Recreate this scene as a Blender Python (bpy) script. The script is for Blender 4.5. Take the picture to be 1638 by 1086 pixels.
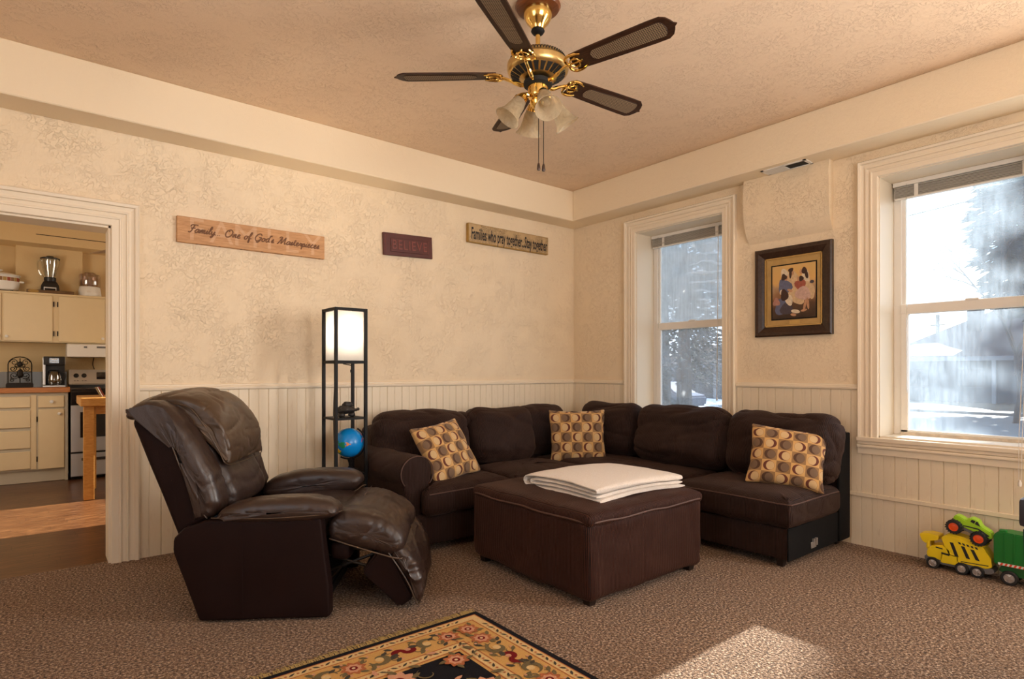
import bpy, bmesh, math, random
from mathutils import Vector, Matrix, noise
from math import sin, cos, pi, radians, sqrt, atan2

# ------------------------------------------------------------------ clear
for o in list(bpy.data.objects):
    bpy.data.objects.remove(o, do_unlink=True)
S = bpy.context.scene
COL = S.collection

# ------------------------------------------------------------------ camera
cd = bpy.data.cameras.new('camera')
cam = bpy.data.objects.new('camera', cd); COL.objects.link(cam)
cam.location = (-4.427, -4.435, 1.2)
cam.rotation_euler = (radians(90), 0, -0.6791)
cd.sensor_width = 36.0
cd.lens = 36.0 * 939.7 / 1638
cd.shift_y = (593.3 - 543) / 1638
cd.clip_start = 0.05; cd.clip_end = 500
S.camera = cam

# ------------------------------------------------------------------ view / world / sun
S.view_settings.view_transform = 'Standard'
S.view_settings.look = 'None'
S.view_settings.gamma = 1.0
S.view_settings.exposure = 0.12
S.view_settings.use_curve_mapping = False
try:
    S.cycles.max_bounces = 10; S.cycles.diffuse_bounces = 5; S.cycles.transparent_max_bounces = 16
    S.cycles.sample_clamp_indirect = 6.0
    S.cycles.caustics_reflective = False; S.cycles.caustics_refractive = False
except Exception:
    pass

W = bpy.data.worlds.new('sky'); S.world = W; W.use_nodes = True
wt = W.node_tree; wt.nodes.clear()
wo = wt.nodes.new('ShaderNodeOutputWorld'); wb = wt.nodes.new('ShaderNodeBackground')
wc = wt.nodes.new('ShaderNodeTexCoord'); wn = wt.nodes.new('ShaderNodeTexNoise'); wr = wt.nodes.new('ShaderNodeValToRGB')
wm = wt.nodes.new('ShaderNodeMapping'); wm.inputs['Scale'].default_value = (1, 1, 3.5)
wn.inputs['Scale'].default_value = 2.6; wn.inputs['Detail'].default_value = 6
wr.color_ramp.elements[0].position = 0.38; wr.color_ramp.elements[0].color = (0.50, 0.66, 0.86, 1)
wr.color_ramp.elements[1].position = 0.56; wr.color_ramp.elements[1].color = (0.92, 0.95, 1.0, 1)
wt.links.new(wc.outputs['Generated'], wm.inputs['Vector']); wt.links.new(wm.outputs['Vector'], wn.inputs['Vector'])
wt.links.new(wn.outputs['Fac'], wr.inputs['Fac']); wt.links.new(wr.outputs['Color'], wb.inputs['Color'])
wb.inputs['Strength'].default_value = 2.5
wt.links.new(wb.outputs['Background'], wo.inputs['Surface'])

def lamp(name, kind, energy, color, loc, direction=None, size=None, size_y=None, spread=None):
    l = bpy.data.lights.new(name, kind); l.energy = energy; l.color = color
    o = bpy.data.objects.new(name, l); COL.objects.link(o); o.location = loc
    if direction is not None:
        o.rotation_euler = Vector(direction).to_track_quat('-Z', 'Y').to_euler()
    if kind == 'AREA':
        l.shape = 'RECTANGLE'; l.size = size; l.size_y = size_y or size
        if spread: l.spread = spread
    return o

sun = lamp('sun', 'SUN', 20.0, (1.0, 0.93, 0.82), (12, 0, 8), (-1.0, 0.0, -0.43)); sun.data.angle = radians(0.6)
# added fill lamps, out of view, to brighten the room and the kitchen
lamp('fill_south', 'AREA', 58, (1.0, 0.93, 0.85), (-3.3, -6.55, 1.75), (0.0, 1, 0.65), 1.9, 1.7, radians(115))
lamp('fill_west', 'AREA', 9, (1.0, 0.92, 0.83), (-6.15, -3.4, 1.75), (1, 0.1, 0.6), 1.5, 1.7, radians(115))
lamp('fill_east', 'AREA', 108, (1.0, 0.95, 0.9), (-0.02, -5.2, 1.64), (-1, 0.35, 0.1), 0.9, 1.7)
lamp('kitchen_fill_west', 'AREA', 24, (1.0, 0.88, 0.72), (-5.95, 1.8, 1.7), (1, 0.15, 0), 1.2, 1.1)
lamp('kitchen_fill_east', 'AREA', 14, (1.0, 0.9, 0.78), (-1.75, 2.6, 1.7), (-1, 0, -0.1), 1.0, 1.0)

# ------------------------------------------------------------------ materials
class NT:
    def __init__(s, name):
        s.m = bpy.data.materials.new(name); s.m.use_nodes = True
        s.t = s.m.node_tree; s.b = s.t.nodes['Principled BSDF']; s.o = s.t.nodes['Material Output']
    def n(s, typ, ins=None, **kw):
        x = s.t.nodes.new('ShaderNode' + typ)
        for k, v in kw.items(): setattr(x, k, v)
        for k, v in (ins or {}).items():
            if isinstance(v, bpy.types.NodeSocket): s.t.links.new(v, x.inputs[k])
            else: x.inputs[k].default_value = v
        return x
    def math(s, op, a, b=None, c=None, clamp=False):
        x = s.t.nodes.new('ShaderNodeMath'); x.operation = op; x.use_clamp = clamp
        for i, v in enumerate((a, b, c)):
            if v is None: continue
            if isinstance(v, bpy.types.NodeSocket): s.t.links.new(v, x.inputs[i])
            else: x.inputs[i].default_value = v
        return x.outputs[0]
    def mix(s, f, a, b):
        x = s.t.nodes.new('ShaderNodeMix'); x.data_type = 'RGBA'
        for i, v in ((0, f), (6, a), (7, b)):
            if isinstance(v, bpy.types.NodeSocket): s.t.links.new(v, x.inputs[i])
            elif i == 0: x.inputs[0].default_value = v
            else: x.inputs[i].default_value = (*v, 1) if len(v) == 3 else v
        return x.outputs[2]
    def ramp(s, f, stops, interp='LINEAR'):
        x = s.t.nodes.new('ShaderNodeValToRGB'); cr = x.color_ramp; cr.interpolation = interp
        while len(cr.elements) < len(stops): cr.elements.new(0.5)
        for e, (p, c) in zip(cr.elements, stops):
            e.position = p; e.color = (*c, 1) if len(c) == 3 else c
        s.t.links.new(f, x.inputs[0]); return x.outputs[0]
    def coord(s, kind='Object', scale=(1, 1, 1), rot=(0, 0, 0)):
        c = s.n('TexCoord'); m = s.n('Mapping', {'Vector': c.outputs[kind], 'Scale': scale, 'Rotation': rot}); return m.outputs[0]
    def noise(s, v, scale, detail=3, rough=0.5, dist=0.0):
        x = s.n('TexNoise', {'Scale': scale, 'Detail': detail, 'Roughness': rough, 'Distortion': dist})
        if v is not None: s.t.links.new(v, x.inputs['Vector'])
        return x.outputs['Fac']
    def set(s, **kw):
        for k, v in kw.items():
            k = {'base': 'Base Color', 'rough': 'Roughness', 'metal': 'Metallic', 'coat': 'Coat Weight', 'coatr': 'Coat Roughness',
                 'sheen': 'Sheen Weight', 'trans': 'Transmission Weight', 'ior': 'IOR', 'spec': 'Specular IOR Level', 'em': 'Emission Color',
                 'ems': 'Emission Strength', 'alpha': 'Alpha', 'sheent': 'Sheen Tint', 'sheenr': 'Sheen Roughness'}[k]
            i = s.b.inputs[k]
            if isinstance(v, bpy.types.NodeSocket): s.t.links.new(v, i)
            elif isinstance(v, tuple): i.default_value = (*v, 1) if len(v) == 3 else v
            else: i.default_value = v
        return s
    def bump(s, h, strength=0.3, dist=0.01, prev=None):
        x = s.n('Bump', {'Strength': strength, 'Distance': dist, 'Height': h})
        if prev is not None: s.t.links.new(prev, x.inputs['Normal'])
        s.t.links.new(x.outputs[0], s.b.inputs['Normal']); return x.outputs[0]

def simple(name, c, rough=0.5, metal=0.0, var=0.12, nscale=12, bump=0.0, bscale=60, bdist=0.002, **kw):
    k = NT(name); v = k.coord()
    f = k.noise(v, nscale, 4)
    k.set(base=k.mix(f, tuple(max(0, x * (1 - var)) for x in c), tuple(min(1, x * (1 + var)) for x in c)), rough=rough, metal=metal, **kw)
    if bump: k.bump(k.noise(v, bscale, 4), bump, bdist)
    return k.m

def plaster(name, c1, c2, scale, thresh, strength, dist):
    """knock-down plaster: patches of trowelled ridges on a slowly waving ground"""
    k = NT(name); v = k.coord()
    n1 = k.noise(v, scale, 5, 0.55, 1.6)
    ridge = k.ramp(k.math('ABSOLUTE', k.math('SUBTRACT', n1, 0.5)), [(0.0, (1, 1, 1)), (0.028, (0, 0, 0))])
    mask = k.ramp(k.noise(v, scale * 0.16, 3, 0.6), [(thresh, (0.12, 0.12, 0.12)), (thresh + 0.22, (1, 1, 1))])
    n3 = k.noise(v, scale * 0.5, 4, 0.6, 0.8)
    h = k.math('ADD', k.math('MULTIPLY', k.math('MULTIPLY', ridge, mask), 0.9), k.math('MULTIPLY', n3, 0.7))
    h = k.math('ADD', h, k.math('MULTIPLY', k.noise(v, scale * 7, 2), 0.10))
    k.set(base=k.mix(k.noise(v, 0.9, 4), c1, c2), rough=0.62, spec=0.3)
    k.bump(h, strength, dist); return k.m

M = {}
M['wall'] = plaster('plaster_cream', (0.83, 0.67, 0.46), (0.88, 0.745, 0.56), 27, 0.40, 0.62, 0.0055)
M['ceil'] = plaster('plaster_ceiling', (0.78, 0.57, 0.39), (0.84, 0.65, 0.47), 25, 0.40, 0.68, 0.0058)
M['soffit'] = plaster('plaster_soffit', (0.83, 0.69, 0.49), (0.88, 0.75, 0.56), 22, 0.60, 0.4, 0.008)
def paint(name, c, wear=0.0):
    k = NT(name); v = k.coord()
    base = k.mix(k.noise(v, 3, 4), tuple(x * 0.94 for x in c), c)
    if wear:
        w = k.ramp(k.noise(k.coord(scale=(1, 1, 0.12)), 55, 5, 0.65), [(0.60, (0, 0, 0)), (0.72, (1, 1, 1))])
        base = k.mix(k.math('MULTIPLY', w, wear), base, (0.50, 0.36, 0.20))
    k.set(base=base, rough=0.42, spec=0.4)
    k.bump(k.noise(k.coord(scale=(1, 1, 0.3)), 45, 4), 0.12, 0.003); return k.m
M['trim'] = paint('trim_paint', (0.85, 0.745, 0.59))
M['bead'] = paint('beadboard_paint', (0.83, 0.72, 0.55), 0.35)
M['kwall'] = plaster('kitchen_plaster', (0.74, 0.56, 0.30), (0.78, 0.60, 0.34), 14, 0.45, 0.35, 0.01)
M['kcab'] = simple('kitchen_cabinet_paint', (0.80, 0.66, 0.42), 0.4, var=0.03, bump=0.1, bscale=40)
M['kgroove'] = simple('cabinet_frame_grey', (0.55, 0.50, 0.40), 0.5, var=0.05)

def carpet():
    k = NT('carpet_brown'); v = k.coord()
    n = k.noise(v, 85, 3, 0.8)
    big = k.noise(v, 1.6, 3)
    c = k.ramp(n, [(0.38, (0.022, 0.010, 0.005)), (0.47, (0.155, 0.082, 0.042)), (0.54, (0.34, 0.205, 0.12)), (0.64, (0.82, 0.63, 0.46))])
    c = k.mix(k.math('MULTIPLY', big, 0.40), c, (0.15, 0.080, 0.042))
    k.set(base=c, rough=0.95, spec=0.1, sheen=0.15)
    vo = k.n('TexVoronoi', {'Vector': v, 'Scale': 95.0})
    h = k.math('ADD', n, k.math('MULTIPLY', vo.outputs['Distance'], -0.8))
    k.bump(h, 1.0, 0.012); return k.m
M['carpet'] = carpet()

def woodfloor():
    k = NT('laminate_floor'); v = k.coord()
    sep = k.n('SeparateXYZ', {'Vector': v})
    row = k.math('FLOOR', k.math('DIVIDE', sep.outputs[1], 0.095))
    rn = k.n('TexWhiteNoise', {'W': row}, noise_dimensions='1D')
    xo = k.math('ADD', sep.outputs[0], k.math('MULTIPLY', rn.outputs[0], 7.0))
    seg = k.math('FLOOR', k.math('DIVIDE', xo, 0.62))
    cmb = k.n('CombineXYZ', {'X': seg, 'Y': row})
    r2 = k.n('TexWhiteNoise', {'Vector': cmb.outputs[0]}, noise_dimensions='2D')
    grain = k.noise(k.coord(scale=(2.2, 26, 1)), 3.5, 6, 0.6, 0.8)
    c = k.ramp(grain, [(0.34, (0.030, 0.010, 0.004)), (0.5, (0.13, 0.050, 0.017)), (0.68, (0.30, 0.14, 0.055))])
    c = k.mix(k.math('MULTIPLY', r2.outputs[0], 0.55), c, (0.075, 0.026, 0.009))
    gap = k.math('LESS_THAN', k.math('FRACT', k.math('DIVIDE', sep.outputs[1], 0.095)), 0.03)
    gx = k.math('LESS_THAN', k.math('FRACT', k.math('DIVIDE', xo, 0.62)), 0.004)
    c = k.mix(k.math('MAXIMUM', gap, gx), c, (0.02, 0.008, 0.004))
    k.set(base=c, rough=0.30, spec=0.5); k.bump(grain, 0.08, 0.003); return k.m
M['woodfloor'] = woodfloor()

def leather(name, c1, c2, rough=0.36, wrk=0.07, sp=0.5):
    k = NT(name); v = k.coord()
    f = k.noise(v, 4.5, 4, 0.6)
    k.set(base=k.mix(f, c1, c2), rough=k.ramp(k.noise(v, 7, 4), [(0.3, (rough - .08,) * 3), (0.7, (rough + .12,) * 3)]), spec=sp, coat=0.08 if sp > .3 else 0.0, coatr=0.35)
    wr_ = k.noise(k.coord(scale=(1, 1.0, 1)), 11, 5, 0.55, 1.2)
    rid = k.ramp(k.math('ABSOLUTE', k.math('SUBTRACT', wr_, 0.5)), [(0.0, (0, 0, 0)), (0.10, (1, 1, 1))])
    b1 = k.bump(rid, wrk, 0.005)
    vo = k.n('TexVoronoi', {'Vector': v, 'Scale': 260.0})
    k.bump(vo.outputs['Distance'], 0.12, 0.002, b1); return k.m
M['leather'] = leather('leather_brown', (0.020, 0.010, 0.008), (0.045, 0.025, 0.018), 0.36)
M['leather_side'] = leather('leather_side_panel', (0.010, 0.0035, 0.003), (0.015, 0.006, 0.005), 0.55, 0.02, 0.12)
M['leather_worn'] = leather('leather_worn', (0.030, 0.016, 0.010), (0.095, 0.055, 0.028), 0.38)

def cord(name, axis, pitch=0.0085, c1=(0.002, 0.0008, 0.0006), c2=(0.044, 0.0185, 0.0130)):
    """wide-wale corduroy; ribs stand up the sides and run front to back on top"""
    k = NT(name); v = k.coord(); sp = k.n('SeparateXYZ', {'Vector': v})
    tc = k.n('TexCoord'); ns = k.n('SeparateXYZ', {'Vector': tc.outputs['Normal']})
    a = sp.outputs[axis]; other = sp.outputs[1 - axis]
    side = k.math('GREATER_THAN', k.math('ABSOLUTE', ns.outputs[axis]), 0.72)
    u = k.math('ADD', k.math('MULTIPLY', a, k.math('SUBTRACT', 1.0, side)), k.math('MULTIPLY', other, side))
    u = k.math('ADD', u, k.math('MULTIPLY', k.noise(v, 4, 1), 0.006))
    w = k.math('ADD', k.math('MULTIPLY', k.math('SINE', k.math('MULTIPLY', u, 2 * pi / pitch)), 0.5), 0.5)
    nap = k.noise(v, 5.5, 5, 0.6, 0.9)
    base = k.mix(w, c1, c2)
    base = k.mix(k.ramp(nap, [(0.46, (0, 0, 0)), (0.74, (0.75, 0.75, 0.75))]), base, tuple(x * y for x, y in zip(c2, (0.85, 1.05, 1.15))))
    k.set(base=base, rough=0.66, spec=0.20, sheen=0.15, sheent=(0.55, 0.34, 0.26), sheenr=0.35)
    b = k.bump(k.noise(v, 9, 4, 0.55, 1.0), 0.30, 0.02)
    k.bump(w, 0.8, 0.003, b); return k.m
M['cord_x'] = cord('corduroy_brown', 0)
M['cord_y'] = cord('corduroy_brown_turned', 1)
M['cord_edge'] = simple('corduroy_piping', (0.085, 0.040, 0.028), 0.6, var=0.3, nscale=200)
M['cord_red'] = cord('corduroy_ottoman', 0, 0.0095, (0.002, 0.0006, 0.0004), (0.058, 0.0170, 0.0095))
M['blacksheet'] = simple('black_dust_cloth', (0.006, 0.006, 0.0065), 0.8, spec=0.15)
M['darkwood'] = simple('dark_wood_foot', (0.016, 0.008, 0.006), 0.4)

def pillowfab():
    k = NT('circle_print_fabric'); uv = k.n('UVMap'); sp = k.n('SeparateXYZ', {'Vector': uv.outputs[0]})
    N = 5.4
    U = k.math('MULTIPLY', sp.outputs[0], N); V = k.math('MULTIPLY', sp.outputs[1], N)
    ci = k.math('FLOOR', U); cj = k.math('FLOOR', V)
    par = k.math('MODULO', k.math('ADD', ci, cj), 2.0)
    par = k.math('ABSOLUTE', par)
    fx = k.math('SUBTRACT', k.math('FRACT', U), 0.5); fy = k.math('SUBTRACT', k.math('FRACT', V), 0.5)
    cm = k.n('CombineXYZ', {'X': ci, 'Y': cj}); rn = k.n('TexWhiteNoise', {'Vector': cm.outputs[0]}, noise_dimensions='2D')
    sgn = k.math('SIGN', k.math('SUBTRACT', rn.outputs[0], 0.5))
    def circ(dx, r, sx=1.0):
        ax = k.math('MULTIPLY', k.math('SUBTRACT', fx, k.math('MULTIPLY', sgn, dx)), sx)
        d = k.math('SQRT', k.math('ADD', k.math('MULTIPLY', ax, ax), k.math('MULTIPLY', fy, fy)))
        return k.math('LESS_THAN', d, r)
    big = circ(0.0, 0.425, 1.06)
    inn = k.math('MULTIPLY', circ(0.10, 0.37, 1.28), big)
    wv = k.noise(k.coord(scale=(1, 1, 1)), 9, 3)
    bgA = k.mix(wv, (0.62, 0.33, 0.08), (0.72, 0.47, 0.22)); bgB = k.mix(wv, (0.24, 0.115, 0.035), (0.36, 0.22, 0.11))
    bg = k.mix(par, bgA, bgB)
    ink = k.mix(par, (0.10, 0.012, 0.012), (0.055, 0.022, 0.016))
    lens = k.mix(par, (0.66, 0.46, 0.24), (0.165, 0.105, 0.07))
    c = k.mix(big, bg, ink); c = k.mix(inn, c, lens)
    weave = k.noise(k.coord(), 420, 2)
    c = k.mix(k.math('MULTIPLY', weave, 0.35), c, (0.25, 0.15, 0.07))
    k.set(base=c, rough=0.78, spec=0.2, sheen=0.15); k.bump(weave, 0.3, 0.002, k.bump(k.noise(k.coord(), 8, 4, 0.5, 0.8), 0.3, 0.012)); return k.m
M['pillow'] = pillowfab()

def blanketm():
    k = NT('sherpa_blanket'); v = k.coord()
    n = k.noise(v, 130, 4, 0.7)
    k.set(base=k.mix(n, (0.70, 0.58, 0.47), (0.98, 0.93, 0.87)), rough=0.95, spec=0.1, sheen=0.4)
    k.bump(k.math('ADD', n, k.math('MULTIPLY', k.noise(v, 12, 3), 1.2)), 0.8, 0.008); return k.m
M['blanket'] = blanketm()
M['black'] = simple('black_lacquer', (0.006, 0.005, 0.005), 0.5, spec=0.2)
M['blackplastic'] = simple('black_plastic', (0.015, 0.015, 0.017), 0.4)
M['brass'] = simple('polished_brass', (0.78, 0.52, 0.16), 0.16, 1.0, var=0.12, nscale=30)
M['brass_dull'] = simple('antique_brass', (0.62, 0.44, 0.18), 0.32, 1.0, var=0.2, nscale=40, bump=0.3, bscale=160)
M['slot'] = simple('dark_slot', (0.008, 0.006, 0.004), 0.8)
def woodgrain(name, a, b, sc=(1, 12, 12), s=6, rough=0.4, spec=0.4):
    k = NT(name); g = k.noise(k.coord(scale=sc), s, 6, 0.6, 1.2)
    k.set(base=k.ramp(g, [(0.3, a), (0.7, b)]), rough=rough, spec=spec); k.bump(g, 0.15, 0.002); return k.m
M['blade'] = woodgrain('fan_blade_walnut', (0.014, 0.005, 0.002), (0.060, 0.022, 0.009), (2, 22, 22), 5, 0.5, 0.25)
M['medallion'] = woodgrain('medallion_wood', (0.09, 0.022, 0.006), (0.22, 0.07, 0.02), (10, 2, 10), 5, 0.3)
def canem():
    k = NT('woven_cane'); v = k.coord(rot=(0, 0, radians(45)))
    c = k.n('TexChecker', {'Vector': v, 'Scale': 150.0})
    k.set(base=k.mix(c.outputs['Fac'], (0.035, 0.018, 0.008), (0.30, 0.21, 0.12)), rough=0.55); k.bump(c.outputs['Fac'], 0.6, 0.002); return k.m
M['cane'] = canem()
def frost():
    k = NT('frosted_glass'); tr = k.n('BsdfTransparent', {'Color': (0.95, 0.90, 0.80, 1)}); tl = k.n('BsdfTranslucent', {'Color': (0.80, 0.72, 0.58, 1)})
    gl = k.n('BsdfPrincipled', {'Base Color': (0.66, 0.58, 0.44, 1), 'Roughness': 0.25})
    f = k.noise(k.coord(), 22, 4, 0.6, 1.5)
    m1 = k.n('MixShader', {'Fac': 0.45}); k.t.links.new(tl.outputs[0], m1.inputs[1]); k.t.links.new(gl.outputs[0], m1.inputs[2])
    m2 = k.n('MixShader', {'Fac': k.ramp(f, [(0.3, (0.45,) * 3), (0.7, (0.68,) * 3)])}); k.t.links.new(tr.outputs[0], m2.inputs[1]); k.t.links.new(m1.outputs[0], m2.inputs[2])
    k.t.links.new(m2.outputs[0], k.o.inputs[0]); return k.m
M['frost'] = frost()
def clearglass(name, tint=(0.9, 0.92, 0.92), fac=0.14, rough=0.05):
    k = NT(name); tr = k.n('BsdfTransparent', {'Color': (*tint, 1)}); gl = k.n('BsdfGlossy', {'Color': (1, 1, 1, 1), 'Roughness': rough})
    lw = k.n('LayerWeight', {'Blend': 0.35}); f = k.math('ADD', k.math('MULTIPLY', lw.outputs['Facing'], 0.5), fac, clamp=True)
    f = k.math('ADD', f, k.math('MULTIPLY', k.noise(k.coord(), 6), 0.05), clamp=True)
    m2 = k.n('MixShader', {'Fac': f}); k.t.links.new(tr.outputs[0], m2.inputs[1]); k.t.links.new(gl.outputs[0], m2.inputs[2])
    k.t.links.new(m2.outputs[0], k.o.inputs[0]); return k.m
M['clear'] = clearglass('clear_glass')
M['smoke'] = clearglass('smoked_plastic', (0.62, 0.50, 0.46), 0.18, 0.15)
def panem(name, lo, hi, arcs, tint=(0.62, 0.76, 0.92)):
    """window glass with a film of dust and wiped streaks that catch the daylight"""
    k = NT(name); v = k.coord(); tr = k.n('BsdfTransparent', {'Color': (0.93, 0.97, 1, 1)})
    tl = k.n('BsdfTranslucent', {'Color': (*tint, 1)}); df = k.n('BsdfDiffuse', {'Color': (0.62, 0.74, 0.86, 1)})
    dust = k.n('MixShader', {'Fac': 0.35}); k.t.links.new(tl.outputs[0], dust.inputs[1]); k.t.links.new(df.outputs[0], dust.inputs[2])
    f = k.noise(k.coord(scale=(1, 9, 0.8)), 5, 6, 0.65)
    f2 = k.noise(v, 2.6, 4, 0.6, 1.8)
    film = k.ramp(k.math('ADD', k.math('MULTIPLY', f, 0.5), k.math('MULTIPLY', f2, 0.6)), [(0.38, (lo,) * 3), (0.75, (hi,) * 3)])
    if arcs:
        wv = k.n('TexWave', {'Vector': k.coord(scale=(0.3, 1, 1.6)), 'Scale': 2.4, 'Distortion': 5.0, 'Detail': 3.0, 'Detail Scale': 1.2}, wave_type='RINGS', rings_direction='X')
        sw = k.ramp(wv.outputs['Fac'], [(0.80, (0, 0, 0)), (0.97, (1, 1, 1))])
        ms = k.ramp(k.noise(v, 1.7, 2), [(0.47, (0, 0, 0)), (0.62, (1, 1, 1))])
        film = k.math('ADD', film, k.math('MULTIPLY', k.math('MULTIPLY', sw, ms), 0.6), clamp=True)
    gl = k.n('BsdfGlossy', {'Color': (1, 1, 1, 1), 'Roughness': 0.02})
    m0 = k.n('MixShader', {'Fac': film}); k.t.links.new(tr.outputs[0], m0.inputs[1]); k.t.links.new(dust.outputs[0], m0.inputs[2])
    m1 = k.n('MixShader', {'Fac': 0.05}); k.t.links.new(m0.outputs[0], m1.inputs[1]); k.t.links.new(gl.outputs[0], m1.inputs[2])
    k.t.links.new(m1.outputs[0], k.o.inputs[0]); return k.m
M['pane'] = panem('dusty_window_glass', 0.07, 0.20, False)
M['pane_w'] = panem('wiped_window_glass', 0.32, 0.62, True, (0.92, 0.97, 1.0))
M['pane_l'] = panem('streaked_window_glass', 0.10, 0.34, False, (0.85, 0.92, 1.0))
def shadem():
    k = NT('rice_paper_shade'); tl = k.n('BsdfTranslucent', {'Color': (0.25, 0.25, 0.255, 1)}); df = k.n('BsdfDiffuse', {'Color': (0.62, 0.60, 0.58, 1)})
    f = k.noise(k.coord(), 40, 4); m = k.n('MixShader', {'Fac': k.math('ADD', k.math('MULTIPLY', f, 0.1), 0.35)})
    k.t.links.new(tl.outputs[0], m.inputs[1]); k.t.links.new(df.outputs[0], m.inputs[2]); k.t.links.new(m.outputs[0], k.o.inputs[0]); return k.m
M['shade'] = shadem()
M['vinyl'] = simple('white_vinyl', (0.82, 0.78, 0.72), 0.35, var=0.03)
M['sash_old'] = simple('weathered_sash_paint', (0.72, 0.62, 0.50), 0.6, var=0.3, nscale=30, bump=0.4, bscale=60)
M['slat'] = simple('blind_slat', (0.50, 0.47, 0.42), 0.35, var=0.05)
M['slatline'] = simple('blind_slat_edge', (0.10, 0.09, 0.075), 0.5, var=0.05)
M['white'] = simple('white_plastic', (0.85, 0.84, 0.82), 0.3, var=0.02)
M['cordstring'] = simple('blind_cord', (0.78, 0.74, 0.68), 0.6)
M['steel'] = simple('brushed_steel', (0.60, 0.59, 0.58), 0.34, 0.85, var=0.06, nscale=6)
M['oven'] = simple('stainless_door', (0.50, 0.52, 0.56), 0.34, 0.55, var=0.08, nscale=3)
M['ovenglass'] = simple('black_oven_glass', (0.012, 0.011, 0.012), 0.08, var=0.05)
M['butcher'] = woodgrain('maple_butcher_block', (0.50, 0.22, 0.05), (0.68, 0.36, 0.10), (3, 3, 12), 4, 0.35)
M['counteredge'] = woodgrain('counter_edge_wood', (0.40, 0.13, 0.03), (0.58, 0.24, 0.06), (2, 14, 14), 5, 0.3)
def tilem():
    k = NT('counter_tile'); b = k.n('TexBrick', {'Vector': k.coord(), 'Color1': (0.30, 0.30, 0.30, 1), 'Color2': (0.24, 0.25, 0.26, 1), 'Mortar': (0.45, 0.42, 0.38, 1), 'Scale': 9.0, 'Mortar Size': 0.012}, offset=0.0)
    b.inputs['Brick Width'].default_value = 1.0; b.inputs['Row Height'].default_value = 1.0
    k.set(base=b.outputs['Color'], rough=0.2); return k.m
M['tile'] = tilem()
M['iron'] = simple('wrought_iron', (0.020, 0.014, 0.010), 0.45, 0.6)
M['bluecloth'] = simple('blue_lining_cloth', (0.13, 0.20, 0.30), 0.8)

# ------------------------------------------------------------------ mesh helpers
def finish(bm, name, mat, parent=None, smooth=True, world=True, autosmooth=True):
    """link bm as ONE mesh object. world=True: coordinates are world ones even if parent sits elsewhere"""
    if parent is not None and world:
        Mx = Matrix.Identity(4); q = parent
        while q is not None:
            Mx = Matrix.LocRotScale(q.location, q.rotation_euler, q.scale) @ Mx; q = q.parent
        bm.transform(Mx.inverted())
    bmesh.ops.recalc_face_normals(bm, faces=bm.faces)
    me = bpy.data.meshes.new(name); bm.to_mesh(me); bm.free()
    mats = mat if isinstance(mat, (list, tuple)) else [mat]
    for m in mats: me.materials.append(m)
    if smooth:
        for p in me.polygons: p.use_smooth = True
        if autosmooth:
            try: me.set_sharp_from_angle(angle=radians(38))
            except Exception: pass
    o = bpy.data.objects.new(name, me); COL.objects.link(o)
    if parent is not None: o.parent = parent
    return o

def tag(o, label=None, cat=None, group=None, kind=None):
    if label: o['label'] = label
    if cat: o['category'] = cat
    if group: o['group'] = group
    if kind: o['kind'] = kind
    return o

def thing(name, label, cat, loc=(0, 0, 0), rotz=0.0, group=None):
    o = bpy.data.objects.new(name, None); COL.objects.link(o); o.empty_display_size = 0.1
    o.location = loc; o.rotation_euler = (0, 0, rotz)
    return tag(o, label, cat, group)

def B(): return bmesh.new()
def box(bm, a, b, bev=0.0, seg=2, mi=0):
    x0, y0, z0 = (min(a[i], b[i]) for i in range(3)); x1, y1, z1 = (max(a[i], b[i]) for i in range(3))
    t = bmesh.new()
    bmesh.ops.create_cube(t, size=1.0, matrix=Matrix.Translation(((x0 + x1) / 2, (y0 + y1) / 2, (z0 + z1) / 2)) @ Matrix.Diagonal((x1 - x0, y1 - y0, z1 - z0, 1)))
    if bev > 0:
        bmesh.ops.bevel(t, geom=t.edges[:] , offset=min(bev, 0.49 * min(x1 - x0, y1 - y0, z1 - z0)), segments=seg, affect='EDGES', profile=0.6)
    return merge(bm, t, None, mi)
def merge(bm, t, mx=None, mi=0, keep=False):
    if mx is not None: t.transform(mx)
    vm = {}
    uvs = t.loops.layers.uv.active; uvd = None
    if uvs: uvd = bm.loops.layers.uv.active or bm.loops.layers.uv.new('UVMap')
    for v in t.verts: vm[v] = bm.verts.new(v.co)
    for f in t.faces:
        try: g = bm.faces.new([vm[v] for v in f.verts])
        except ValueError: continue
        g.material_index = f.material_index if keep else mi
        if uvs:
            for l0, l1 in zip(f.loops, g.loops): l1[uvd].uv = l0[uvs].uv
    out = list(vm.values()); t.free(); return out
def lathe(bm, prof, segs=32, mx=None, mi=0, close=False):
    """prof: list of (r,z)"""
    t = bmesh.new(); rings = []
    for r, z in prof:
        if r < 1e-5: rings.append([t.verts.new((0, 0, z))])
        else: rings.append([t.verts.new((r * cos(2 * pi * i / segs), r * sin(2 * pi * i / segs), z)) for i in range(segs)])
    for a, b in zip(rings, rings[1:]):
        for i in range(segs):
            j = (i + 1) % segs
            if len(a) == 1 and len(b) == 1: break
            if len(a) == 1: t.faces.new((a[0], b[i], b[j]))
            elif len(b) == 1: t.faces.new((a[i], b[0], a[j]))
            else: t.faces.new((a[i], b[i], b[j], a[j]))
    return merge(bm, t, mx, mi)
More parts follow.
